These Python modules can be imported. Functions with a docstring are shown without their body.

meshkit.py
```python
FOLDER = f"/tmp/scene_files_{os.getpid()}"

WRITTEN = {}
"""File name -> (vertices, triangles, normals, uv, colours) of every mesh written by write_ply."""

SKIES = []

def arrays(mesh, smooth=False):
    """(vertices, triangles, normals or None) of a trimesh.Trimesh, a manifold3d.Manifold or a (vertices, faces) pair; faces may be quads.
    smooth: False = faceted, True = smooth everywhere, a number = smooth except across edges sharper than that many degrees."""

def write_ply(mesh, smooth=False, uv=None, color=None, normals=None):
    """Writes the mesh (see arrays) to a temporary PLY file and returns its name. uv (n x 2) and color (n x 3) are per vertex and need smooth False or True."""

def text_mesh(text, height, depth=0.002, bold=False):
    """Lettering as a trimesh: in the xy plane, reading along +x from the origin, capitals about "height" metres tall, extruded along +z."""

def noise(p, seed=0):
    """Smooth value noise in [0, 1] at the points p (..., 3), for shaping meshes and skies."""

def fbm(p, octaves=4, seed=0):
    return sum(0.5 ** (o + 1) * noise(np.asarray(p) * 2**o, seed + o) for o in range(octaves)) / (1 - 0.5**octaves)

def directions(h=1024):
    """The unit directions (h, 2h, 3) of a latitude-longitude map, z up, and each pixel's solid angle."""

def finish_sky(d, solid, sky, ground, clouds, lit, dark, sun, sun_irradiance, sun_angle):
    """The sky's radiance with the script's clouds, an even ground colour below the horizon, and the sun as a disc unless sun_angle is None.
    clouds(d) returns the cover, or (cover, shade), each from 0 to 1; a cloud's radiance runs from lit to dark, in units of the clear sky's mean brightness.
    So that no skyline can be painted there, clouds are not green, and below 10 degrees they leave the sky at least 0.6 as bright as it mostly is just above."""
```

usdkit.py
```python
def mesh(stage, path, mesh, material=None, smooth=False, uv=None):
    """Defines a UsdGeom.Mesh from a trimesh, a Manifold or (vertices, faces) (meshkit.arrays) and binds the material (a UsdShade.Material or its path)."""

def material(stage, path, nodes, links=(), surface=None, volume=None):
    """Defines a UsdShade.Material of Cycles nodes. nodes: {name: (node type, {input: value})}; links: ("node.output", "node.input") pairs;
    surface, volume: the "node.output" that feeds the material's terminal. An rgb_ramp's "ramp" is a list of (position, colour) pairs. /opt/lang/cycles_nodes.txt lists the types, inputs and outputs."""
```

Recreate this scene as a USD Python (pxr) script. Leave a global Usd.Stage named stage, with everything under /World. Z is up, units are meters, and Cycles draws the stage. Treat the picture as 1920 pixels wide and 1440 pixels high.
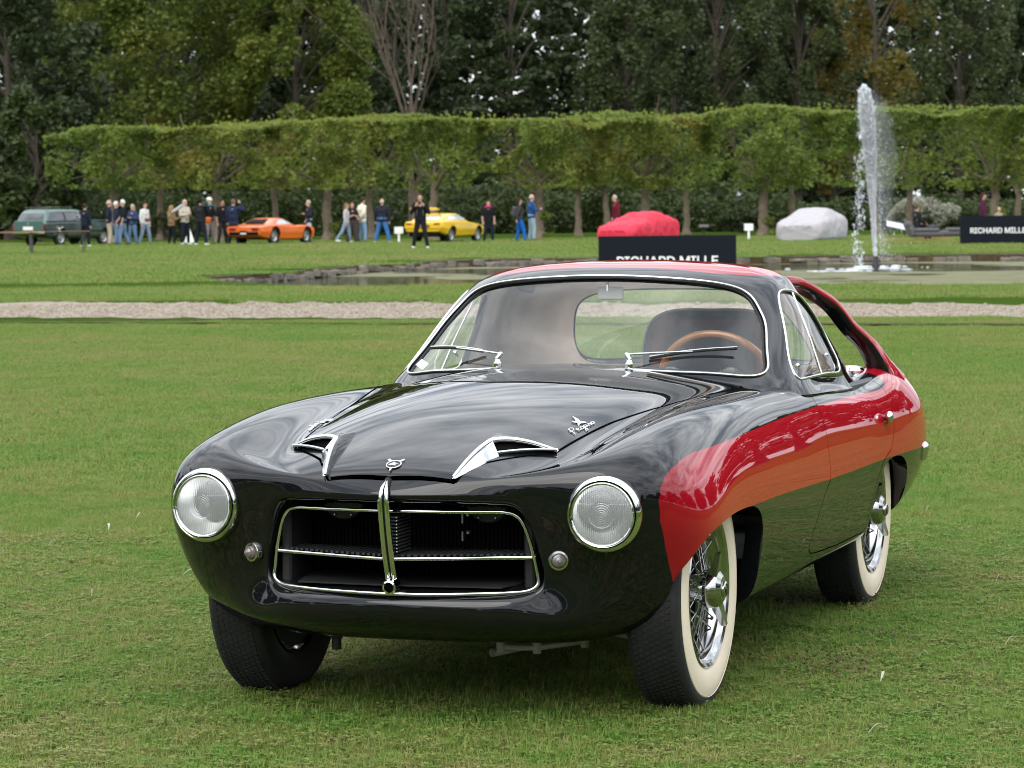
import math, random
import numpy as np, trimesh, shapely, manifold3d as m3
from scipy.interpolate import BSpline, CubicSpline, PchipInterpolator
from scipy.spatial import cKDTree
from pxr import Usd, UsdGeom, UsdLux, UsdShade, Gf, Sdf, Vt
import usdkit, meshkit

random.seed(7)
RNG = np.random.default_rng(7)
stage = Usd.Stage.CreateInMemory()
UsdGeom.SetStageUpAxis(stage, 'Z'); UsdGeom.SetStageMetersPerUnit(stage, 1.0)
WORLD = UsdGeom.Xform.Define(stage, '/World')
stage.SetDefaultPrim(WORLD.GetPrim())
UsdGeom.Scope.Define(stage, '/World/Looks')

# ------------------------------------------------------------------ camera, sky, sun, exposure
CAM_H, PITCH, ROLL, FPX = 1.4441, 0.0584, -0.0101, 5732.2      # eye height (m), downward tilt, roll (rad), focal length in photo pixels (1920 wide)
cam = UsdGeom.Camera.Define(stage, '/World/camera')
cam.CreateHorizontalApertureAttr(36.0); cam.CreateVerticalApertureAttr(27.0)
cam.CreateFocalLengthAttr(36.0 * FPX / 1920)
cam.CreateClippingRangeAttr(Gf.Vec2f(0.1, 2000))
cam.CreateFStopAttr(14.0); cam.CreateFocusDistanceAttr(8.6)
cam.CreateExposureAttr(0.56)
_d = np.array([0, math.cos(PITCH), -math.sin(PITCH)]); _r = np.array([1.0, 0, 0]); _u = np.cross(_r, _d)
CAM_R = math.cos(ROLL) * _r + math.sin(ROLL) * _u; CAM_U = -math.sin(ROLL) * _r + math.cos(ROLL) * _u; CAM_D = _d
_m = Gf.Matrix4d(*[float(x) for row in (np.append(CAM_R, 0), np.append(CAM_U, 0), np.append(-CAM_D, 0), (0, 0, CAM_H, 1)) for x in row])
cam.AddTransformOp().Set(_m)
cam = cam.GetPrim()

SUN_AZ, SUN_EL = math.radians(200), math.radians(42)          # compass direction towards the sun (from +y clockwise) and its height
sun_to = np.array([math.sin(SUN_AZ) * math.cos(SUN_EL), math.cos(SUN_AZ) * math.cos(SUN_EL), math.sin(SUN_EL)])
dome = UsdLux.DomeLight.Define(stage, '/World/sky'); dome.CreateIntensityAttr(1.0)
dome.GetPrim().SetCustomDataByKey('kind', 'structure')
sky_mat = usdkit.material(stage, '/World/Looks/overcast_sky', {
    'sky': ('sky_texture', {'sky_type': 'single_scattering', 'sun_disc': False, 'sun_elevation': SUN_EL, 'sun_rotation': SUN_AZ, 'aerosol_density': 2.0}),
    'tc': ('texture_coordinate', {}),
    'sep': ('separate_xyz', {}),
    'up': ('math', {'math_type': 'maximum', 'value2': 0.12}),
    'px': ('math', {'math_type': 'divide'}), 'py': ('math', {'math_type': 'divide'}),
    'flat': ('combine_xyz', {'z': 0.0}),
    'big': ('noise_texture', {'scale': 1.1, 'detail': 6.0, 'roughness': 0.58, 'distortion': 0.6}),
    'fine': ('noise_texture', {'scale': 3.4, 'detail': 5.0, 'roughness': 0.55, 'distortion': 0.3}),
    'sum': ('mix_float', {'fac': 0.3}),
    'ramp': ('rgb_ramp', {'ramp': [(0.30, (2.2, 2.5, 2.95)), (0.41, (4.0, 4.4, 5.0)), (0.50, (7.6, 8.0, 8.5)), (0.62, (12.5, 12.7, 12.9))]}),
    'cover': ('mix', {'fac': 0.93}),
    'zen': ('map_range', {'from_min': 0.0, 'from_max': 1.0, 'to_min': 0.90, 'to_max': 2.1, 'clamp': True}), 'over': ('mix', {'mix_type': 'multiply', 'fac': 1.0}),   # an overcast sky is brighter overhead
    'bg': ('background_shader', {'strength': 0.10})},
    [('tc.generated', 'sep.vector'), ('sep.z', 'up.value1'), ('sep.x', 'px.value1'), ('up.value', 'px.value2'), ('sep.y', 'py.value1'), ('up.value', 'py.value2'),
     ('px.value', 'flat.x'), ('py.value', 'flat.y'), ('flat.vector', 'big.vector'), ('flat.vector', 'fine.vector'), ('big.fac', 'sum.a'), ('fine.fac', 'sum.b'),
     ('sum.result', 'ramp.fac'), ('sky.color', 'cover.color1'), ('ramp.color', 'cover.color2'), ('sep.z', 'zen.value'), ('cover.color', 'over.color1'), ('zen.result', 'over.color2'), ('over.color', 'bg.color')], surface='bg.background')
UsdShade.MaterialBindingAPI.Apply(dome.GetPrim()).Bind(sky_mat)
sun = UsdLux.DistantLight.Define(stage, '/World/sun')
sun.CreateNormalizeAttr(True); sun.CreateIntensityAttr(0.36); sun.CreateAngleAttr(50.0); sun.CreateColorAttr(Gf.Vec3f(1.0, 0.97, 0.92))
_z = sun_to; _x = np.cross([0, 0, 1.0], _z); _x /= np.linalg.norm(_x); _y = np.cross(_z, _x)
sun.AddTransformOp().Set(Gf.Matrix4d(*[float(v) for row in (np.append(_x, 0), np.append(_y, 0), np.append(_z, 0), (0, 0, 50, 1)) for v in row]))

# ------------------------------------------------------------------ helpers
def ray(px, py):
    """Unit-depth ray of a photograph pixel, in world axes."""
    return CAM_D + (px - 960) / FPX * CAM_R - (py - 720) / FPX * CAM_U
def ground_at(px, py, z=0.0):
    v = ray(px, py); t = (z - CAM_H) / v[2]
    return np.array([v[0] * t, v[1] * t, z])
def at_depth(px, py, y):
    v = ray(px, py); t = y / v[1]
    return np.array([v[0] * t, y, CAM_H + v[2] * t])

_used = {}
def numbered(path):
    n = _used.get(path, 0); _used[path] = n + 1
    return path if n == 0 else f'{path}_{n:03d}'
def pathof(parent):
    return '/World' if parent is None else str(parent.GetPath())
def tag(prim, label=None, cat=None, group=None, kind=None):
    for k, v in (('label', label), ('category', cat), ('group', group), ('kind', kind)):
        if v: prim.SetCustomDataByKey(k, v)
    return prim
def thing(name, label, cat, loc=(0, 0, 0), rotz=0.0, group=None, parent=None, scale=None):
    x = UsdGeom.Xform.Define(stage, numbered(pathof(parent) + '/' + name))
    x.AddTranslateOp().Set(Gf.Vec3d(*map(float, loc))); x.AddRotateZOp().Set(math.degrees(rotz))
    if scale is not None: x.AddScaleOp().Set(Gf.Vec3f(*([float(scale)] * 3 if np.ndim(scale) == 0 else map(float, scale))))
    return tag(x.GetPrim(), label, cat, group)
def part(name, parent):
    return UsdGeom.Xform.Define(stage, numbered(pathof(parent) + '/' + name)).GetPrim()
def copy_thing(src, loc, rotz, label, scale=None, group=None):
    base = str(src.GetPath()).rstrip('0123456789').rstrip('_')
    x = UsdGeom.Xform.Define(stage, numbered(base))
    p = x.GetPrim(); p.GetReferences().AddInternalReference(src.GetPath()); p.SetInstanceable(True)
    x.ClearXformOpOrder()
    x.AddTranslateOp(opSuffix='c').Set(Gf.Vec3d(*map(float, loc))); x.AddRotateZOp(opSuffix='c').Set(math.degrees(rotz))
    if scale is not None: x.AddScaleOp(opSuffix='c').Set(Gf.Vec3f(*([float(scale)] * 3 if np.ndim(scale) == 0 else map(float, scale))))
    was = src.GetCustomData()
    return tag(p, label, was.get('category'), group or was.get('group'))
def obj(name, mesh, mat, parent=None, smooth=False, normals=None, attrs=None, label=None, kind=None, cat=None, group=None):
    """One Mesh prim. mesh: trimesh, Manifold or (V, F). normals: per vertex. attrs: {primvar name: per-vertex floats}."""
    path = numbered(pathof(parent) + '/' + name)
    if normals is None and attrs is None:
        m = usdkit.mesh(stage, path, mesh, M.get(mat, mat) if isinstance(mat, str) else mat, smooth=smooth)
    else:
        v, f = np.asarray(mesh[0], float), np.asarray(mesh[1], int)
        if normals is None: _, _, normals = meshkit.arrays((v, f), True)
        m = usdkit.mesh(stage, path, (v, f), M[mat] if isinstance(mat, str) else mat)
        m.CreateNormalsAttr(Vt.Vec3fArray.FromNumpy(np.asarray(normals, np.float32))); m.SetNormalsInterpolation('vertex')
        for k, a in (attrs or {}).items():
            UsdGeom.PrimvarsAPI(m).CreatePrimvar(k, Sdf.ValueTypeNames.FloatArray, 'vertex').Set(Vt.FloatArray.FromNumpy(np.asarray(a, np.float32)))
    return tag(m.GetPrim(), label, cat, group, kind)

def cat_mesh(ms):
    vs, fs, n = [], [], 0
    for m in ms:
        v, f, _ = meshkit.arrays(m)
        vs.append(v); fs.append(f + n); n += len(v)
    return np.vstack(vs), np.vstack(fs)
def box(cx, cy, cz, sx, sy, sz, bev=0.0):
    if bev <= 0:
        b = trimesh.creation.box((sx, sy, sz)); b.apply_translation((cx, cy, cz)); return b
    h = np.array([sx, sy, sz]) / 2; pts = []
    for s in np.ndindex(2, 2, 2):
        sg = np.array(s) * 2 - 1
        for k in range(3):
            q = h - bev; q[k] = h[k]; pts.append(sg * q)
    return trimesh.Trimesh(*_hull(np.array(pts) + (cx, cy, cz)), process=False)
def _hull(pts):
    m = m3.Manifold.hull_points(np.asarray(pts, float)).to_mesh()
    return np.array(m.vert_properties[:, :3]), np.array(m.tri_verts)
def tube(pts, r, sides=8, closed=False, cap=True, up=None):
    """Swept round tube. r scalar or per point."""
    p = np.asarray(pts, float); n = len(p)
    t = np.roll(p, -1, 0) - np.roll(p, 1, 0) if closed else np.gradient(p, axis=0)
    t /= np.linalg.norm(t, axis=1, keepdims=True) + 1e-12
    a = np.cross(t[0], [0, 0, 1.0] if abs(t[0][2]) < 0.9 else [1.0, 0, 0]); a /= np.linalg.norm(a)
    A = np.zeros_like(p); 
    for i in range(n):
        a = a - t[i] * (a @ t[i]); a /= np.linalg.norm(a) + 1e-12; A[i] = a
    B = np.cross(t, A); ang = np.arange(sides) * 2 * np.pi / sides
    r = np.broadcast_to(r, (n,))[:, None, None]
    v = (p[:, None] + r * (np.cos(ang)[None, :, None] * A[:, None] + np.sin(ang)[None, :, None] * B[:, None])).reshape(-1, 3)
    m = n if closed else n - 1
    i, j = np.meshgrid(np.arange(m), np.arange(sides), indexing='ij'); k = (i + 1) % n; l = (j + 1) % sides
    q = np.stack([i * sides + j, k * sides + j, k * sides + l, i * sides + l], -1).reshape(-1, 4)[:, ::-1]
    f = np.vstack([q[:, [0, 1, 2]], q[:, [0, 2, 3]]])
    if cap and not closed:
        v = np.vstack([v, p[0], p[-1]]); c0, c1 = len(v) - 2, len(v) - 1; e = (n - 1) * sides; s = np.arange(sides); s1 = (s + 1) % sides
        f = np.vstack([f, np.stack([np.full(sides, c0), s1, s], -1)[:, ::-1], np.stack([np.full(sides, c1), e + s, e + s1], -1)[:, ::-1]])
    return v, f
def lathe(prof, n=32, axis='z'):
    """Surface of revolution of a profile of (radius, height), open ends closed on the axis where the radius is 0."""
    prof = np.asarray(prof, float); ang = np.arange(n) * 2 * np.pi / n; k = len(prof)
    v = np.stack([prof[:, None, 0] * np.cos(ang), prof[:, None, 0] * np.sin(ang), np.broadcast_to(prof[:, None, 1], (k, n))], -1).reshape(-1, 3)
    i, j = np.meshgrid(np.arange(k - 1), np.arange(n), indexing='ij'); l = (j + 1) % n
    q = np.stack([i * n + j, i * n + l, (i + 1) * n + l, (i + 1) * n + j], -1).reshape(-1, 4)
    f = np.vstack([q[:, [0, 1, 2]], q[:, [0, 2, 3]]])
    if axis == 'y': v = np.stack([v[:, 0], v[:, 2], -v[:, 1]], -1)
    if axis == 'x': v = np.stack([v[:, 2], v[:, 0], v[:, 1]], -1)
    return v, f
def place(m, rot=None, loc=(0, 0, 0)):
    v, f, _ = meshkit.arrays(m)
    return (v if rot is None else v @ np.asarray(rot).T) + np.asarray(loc, float), f
def rz(a): c, s = math.cos(a), math.sin(a); return np.array([[c, -s, 0], [s, c, 0], [0, 0, 1]])
def rx(a): c, s = math.cos(a), math.sin(a); return np.array([[1, 0, 0], [0, c, -s], [0, s, c]])
def ry(a): c, s = math.cos(a), math.sin(a); return np.array([[c, 0, s], [0, 1, 0], [-s, 0, c]])
def frame_to(n, up=(0, 0, 1)):
    """Rotation whose columns are right, up, n."""
    n = np.asarray(n, float) / np.linalg.norm(n); r = np.cross(up, n); r /= np.linalg.norm(r)
    return np.stack([r, np.cross(n, r), n], 1)
def extrude(poly, depth):
    g = shapely.Polygon(poly) if not hasattr(poly, 'geom_type') else poly
    return trimesh.creation.extrude_polygon(g, depth, engine='earcut')
def spline_pts(pts, n=60, closed=False, k=3):
    p = np.asarray(pts, float)
    p = p[np.concatenate([[True], np.linalg.norm(np.diff(p, axis=0), axis=1) > 1e-7])]
    if closed:
        if np.linalg.norm(p[0] - p[-1]) < 1e-7: p = p[:-1]
        p = np.vstack([p, p[:1]])
    s = np.concatenate([[0], np.cumsum(np.linalg.norm(np.diff(p, axis=0), axis=1) ** 0.5)])
    c = CubicSpline(s, p, bc_type='periodic' if closed else 'natural')
    return c(np.linspace(0, s[-1], n, endpoint=not closed))
def mirror_y(v, f):
    return v * [1, -1, 1], f[:, ::-1]
# ------------------------------------------------------------------ materials
M = {}
def pbr(name, color, rough=0.5, metal=0.0, spec=0.5, coat=0.0, coat_rough=0.02, noise=None, bump=None, **kw):
    """Principled material. noise=(scale, amount): slow tone variation; bump=(scale, strength, distance)."""
    nodes = {'p': ('principled_bsdf', {'base_color': color, 'roughness': rough, 'metallic': metal, 'specular_ior_level': spec, 'coat_weight': coat, 'coat_roughness': coat_rough, **kw})}
    links = []
    if noise or bump: nodes['g'] = ('geometry', {})
    if noise:
        s, a = noise
        nodes['n'] = ('noise_texture', {'scale': s, 'detail': 4.0, 'roughness': 0.6})
        nodes['r'] = ('rgb_ramp', {'ramp': [(0.25, tuple(c * (1 - a) for c in color)), (0.75, tuple(min(1, c * (1 + a)) for c in color))]})
        links += [('g.position', 'n.vector'), ('n.fac', 'r.fac'), ('r.color', 'p.base_color')]
    if bump:
        s, st, d = bump
        nodes['bn'] = ('noise_texture', {'scale': s, 'detail': 3.0})
        nodes['b'] = ('bump', {'strength': st, 'distance': d})
        links += [('g.position', 'bn.vector'), ('bn.fac', 'b.height'), ('b.normal', 'p.normal')]
    M[name] = usdkit.material(stage, '/World/Looks/' + name, nodes, links, surface='p.BSDF')
    return M[name]
BLACK, RED = (0.0025, 0.0026, 0.0030), (0.20, 0.0025, 0.008)
pbr('black_paint', BLACK, 0.3, spec=.0, coat=1.0, coat_rough=0.012, coat_ior=1.5)
pbr('red_paint', RED, 0.3, spec=.0, coat=1.0, coat_rough=0.012, coat_ior=1.5)
M['two_tone_paint'] = usdkit.material(stage, '/World/Looks/two_tone_paint', {
    'a': ('attribute', {'attribute': 'paint'}), 'gt': ('math', {'math_type': 'greater_than', 'value2': 0.0}),
    'mx': ('mix', {'color1': BLACK, 'color2': RED}),
    'p': ('principled_bsdf', {'roughness': 0.25, 'specular_ior_level': .0, 'coat_weight': 1.0, 'coat_ior': 1.5, 'coat_roughness': 0.012})},
    [('a.fac', 'gt.value1'), ('gt.value', 'mx.fac'), ('mx.color', 'p.base_color')], surface='p.BSDF')
pbr('chrome', (0.78, 0.78, 0.77), 0.045, 1.0)
pbr('worn_chrome', (0.55, 0.55, 0.54), 0.16, 1.0, noise=(60, 0.15))
pbr('wheel_chrome', (0.47, 0.47, 0.46), 0.12, 1.0)
pbr('steel', (0.5, 0.5, 0.49), 0.3, 1.0)
pbr('reflector', (0.88, 0.88, 0.87), 0.10, 1.0)
pbr('lamp_bowl', (0.92, 0.92, 0.91), 0.30, 1.0)
pbr('dull_metal', (.62, .60, .56), .6, .0)
pbr('black_void', (0.004, 0.004, 0.004), 0.8, spec=0.1)
pbr('dark_metal', (0.022, 0.022, 0.023), 0.5, noise=(30, 0.3))
pbr('grimy_black', (0.012, 0.012, 0.012), 0.55, spec=0.3, noise=(25, 0.4))
pbr('black_rubber', (0.010, 0.010, 0.010), 0.5, spec=0.35)
pbr('tread_rubber', (0.013, 0.013, 0.013), 0.62, spec=0.35, noise=(35, 0.3), bump=(300, 0.3, 0.002))
pbr('whitewall', (0.72, 0.62, 0.485), 0.5, spec=0.4, noise=(9, 0.06))
pbr('tan_trim', (0.80, 0.69, 0.60), 0.8, noise=(14, 0.06), bump=(500, 0.2, 0.001))
pbr('leather_black', (0.035, 0.037, 0.042), 0.45)
pbr('leather_brown', (0.16, 0.045, 0.03), 0.5)
pbr('wheel_wood', (0.30, 0.12, 0.035), 0.25, coat=0.6, noise=(25, 0.25))
pbr('carpet', (0.03, 0.03, 0.035), 0.95)
pbr('paper', (0.75, 0.75, 0.72), 0.7)
pbr('amber_grey_lens', (0.13, 0.11, 0.10), 0.15, coat=1.0)
def pane(name, tint=(0.93, 0.96, 0.94), f0=.06, gloss=1.0):
    M[name] = usdkit.material(stage, '/World/Looks/' + name, {
        't': ('transparent_bsdf', {'color': tint}), 'g': ('glossy_bsdf', {'color': (gloss,) * 3, 'roughness': 0.0}), 'lw': ('layer_weight', {'blend': .5}),
        'pw': ('math', {'math_type': 'power', 'value2': 5.0}), 'f': ('math', {'math_type': 'multiply_add', 'value2': 1 - f0, 'value3': f0}), 'x': ('mix_closure', {})},
        [('lw.facing', 'pw.value1'), ('pw.value', 'f.value1'), ('f.value', 'x.fac'), ('t.BSDF', 'x.closure1'), ('g.BSDF', 'x.closure2')], surface='x.closure')
pane('car_glass', (0.94, 0.96, 0.95), .055)
pane('lamp_glass', (0.97, 0.98, 0.98), .05)
# ------------------------------------------------------------------ smooth surfaces and exact trimming
def _basis(n, per, t):
    """Cubic B-spline basis matrix (len(t) x n) for n control points, parameter t in control-point units."""
    if per:
        k = np.arange(-3, n + 4 + 3, dtype=float); out = np.zeros((len(t), n))
        i = np.floor(t).astype(int); u = t - i
        w = np.stack([(1 - u) ** 3, 3 * u ** 3 - 6 * u ** 2 + 4, -3 * u ** 3 + 3 * u ** 2 + 3 * u + 1, u ** 3], 1) / 6
        for a in range(4): np.add.at(out, (np.arange(len(t)), (i + a - 1) % n), w[:, a])
        return out
    kn = np.concatenate([[0] * 3, np.arange(n - 2), [n - 3] * 3]).astype(float)
    return BSpline.design_matrix(np.clip(t, 0, n - 3 - 1e-9), kn, 3).toarray()
def surface(net, nu, nv, per_v=True, tighten=0.7, per_u=False):
    """Cubic B-spline surface through (nearly) the points of a net (rows u, columns v). Returns points, normals, (u, v) on an nu x nv grid."""
    P = np.asarray(net, float); n, m = P.shape[:2]
    at_u = np.arange(n, dtype=float) if per_u else np.array([BSpline(np.concatenate([[0] * 3, np.arange(n - 2), [n - 3] * 3]).astype(float), np.eye(n), 3).t[i + 1:i + 4].mean() for i in range(n)])
    at_v = np.arange(m, dtype=float) if per_v else np.array([np.concatenate([[0] * 3, np.arange(m - 2), [m - 3] * 3])[i + 1:i + 4].mean() for i in range(m)])
    Bu0, Bv0 = _basis(n, per_u, at_u), _basis(m, per_v, at_v)
    C = P.copy()
    for _ in range(3):
        S = np.einsum('ai,bj,ijk->abk', Bu0, Bv0, C); C = C + tighten * (P - S)
    tu = np.linspace(0, n if per_u else n - 3, nu, endpoint=not per_u); tv = np.linspace(0, m if per_v else m - 3, nv, endpoint=not per_v)
    Bu, Bv = _basis(n, per_u, tu), _basis(m, per_v, tv)
    X = np.einsum('ai,bj,ijk->abk', Bu, Bv, C)
    e = 1e-3
    du = np.einsum('ai,bj,ijk->abk', _basis(n, per_u, np.clip(tu + e, 0, None if per_u else n - 3 - 1e-6)) - _basis(n, per_u, np.clip(tu - e, 0, None) if not per_u else tu - e), Bv, C)
    dv = np.einsum('ai,bj,ijk->abk', Bu, _basis(m, per_v, tv + e if per_v else np.clip(tv + e, 0, m - 3 - 1e-6)) - _basis(m, per_v, tv - e if per_v else np.clip(tv - e, 0, None)), C)
    N = np.cross(du, dv); N /= np.linalg.norm(N, axis=-1, keepdims=True) + 1e-15
    return X, N, tu, tv
def grid_faces(nu, nv, per_v=True, per_u=False):
    i, j = np.meshgrid(np.arange(nu if per_u else nu - 1), np.arange(nv if per_v else nv - 1), indexing='ij'); k = (i + 1) % nu; l = (j + 1) % nv
    q = np.stack([i * nv + j, k * nv + j, k * nv + l, i * nv + l], -1).reshape(-1, 4)
    return np.vstack([q[:, [0, 1, 2]], q[:, [0, 2, 3]]])
def clip(V, F, A, s):
    """Keeps the part of a mesh where s > 0, cutting triangles exactly along s = 0. A: dict of per-vertex arrays, cut along with it."""
    names = list(A); W = np.hstack([V] + [np.asarray(A[k], float).reshape(len(V), -1) for k in names])
    pos = s > 0; cnt = pos[F].sum(1); keep = [F[cnt == 3]]; W2 = [W]; n = len(V); made = {}
    def cutpt(a, b):
        return a, b
    for k in (1, 2):
        T = F[cnt == k]
        if not len(T): continue
        lone = pos[T] if k == 1 else ~pos[T]
        r = lone.argmax(1); T = np.stack([T[np.arange(len(T)), (r + d) % 3] for d in range(3)], 1)
        a, b, c = T.T
        def new(p, q):
            nonlocal n
            lo, hi = np.minimum(p, q), np.maximum(p, q); t = (s[lo] / (s[lo] - s[hi]))[:, None]
            W2.append(W[lo] * (1 - t) + W[hi] * t); idx = np.arange(n, n + len(p)); n += len(p); return idx
        ab, ac = new(a, b), new(a, c)
        if k == 1: keep.append(np.stack([a, ab, ac], 1))
        else: keep += [np.stack([ab, b, c], 1), np.stack([ab, c, ac], 1)]
    W, F = np.vstack(W2), np.vstack(keep)
    key = np.round(W[:, :3] * 2e5).astype(np.int64); used = np.unique(F)
    _, first, inv = np.unique(key[used], axis=0, return_index=True, return_inverse=True)
    remap = np.full(len(W), -1); remap[used] = inv.ravel(); W = W[used[first]]; F = remap[F]
    F = F[(F[:, 0] != F[:, 1]) & (F[:, 1] != F[:, 2]) & (F[:, 0] != F[:, 2])]
    out, c = {}, 3
    for k in names:
        w = np.asarray(A[k]).reshape(len(V), -1).shape[1]; x = W[:, c:c + w]; c += w
        out[k] = x[:, 0] if np.ndim(A[k]) == 1 else x
    if 'n' in out: out['n'] = out['n'] / (np.linalg.norm(out['n'], axis=1, keepdims=True) + 1e-12)
    return W[:, :3], F, out
def loops(F):
    """Boundary loops (vertex index lists, in the direction of the faces' edges)."""
    E = np.vstack([F[:, [0, 1]], F[:, [1, 2]], F[:, [2, 0]]]); key = {}
    und = np.sort(E, 1); _, inv, cnt = np.unique(und, axis=0, return_inverse=True, return_counts=True)
    B = E[cnt[inv.ravel()] == 1]; nxt = {}
    for a, b in B: nxt.setdefault(int(a), []).append(int(b))
    out = []
    while nxt:
        s = next(iter(nxt)); l = [s]; c = s
        while c in nxt:
            d = nxt[c].pop()
            if not nxt[c]: del nxt[c]
            if d == s: break
            l.append(d); c = d
        if len(l) > 3: out.append(l)
    return out
def flange(V, F, A, depth, inward=None):
    """Gives every open edge of a trimmed panel a turned-in rim of the given depth. Returns V, F, A with the rim added."""
    Vs, Fs, n = [V], [F], len(V); As = {k: [a] for k, a in A.items()}
    for l in loops(F):
        l = np.array(l); N = A['n'][l]; k = len(l)
        t = np.roll(V[l], -1, 0) - np.roll(V[l], 1, 0); side = np.cross(t, N); side /= np.linalg.norm(side, axis=1, keepdims=True) + 1e-12
        a = V[l]; b = V[l] - N * depth
        Vs += [a, b]; As['n'] += [side, side]
        for q in As:
            if q != 'n': As[q] += [A[q][l], A[q][l]]
        i = np.arange(k); j = (i + 1) % k
        Fs.append(np.stack([n + j, n + i, n + k + i], 1)); Fs.append(np.stack([n + j, n + k + i, n + k + j], 1)); n += 2 * k
    return np.vstack(Vs), np.vstack(Fs), {k: (np.vstack(v) if v[0].ndim == 2 else np.concatenate(v)) for k, v in As.items()}
def sdist(poly, pts):
    """Signed distance (positive inside) of 2-D points to a closed polygon."""
    g = shapely.Polygon(poly); shapely.prepare(g); p = shapely.points(pts)
    d = np.full(len(pts), -1.0); b = g.exterior; x0, y0, x1, y1 = g.bounds; pad = 0.25
    near = (pts[:, 0] > x0 - pad) & (pts[:, 0] < x1 + pad) & (pts[:, 1] > y0 - pad) & (pts[:, 1] < y1 + pad)
    d[near] = shapely.distance(b, p[near]); inside = np.zeros(len(pts), bool); inside[near] = shapely.contains(g, p[near])
    return np.where(inside, d, -np.abs(d))
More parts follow.
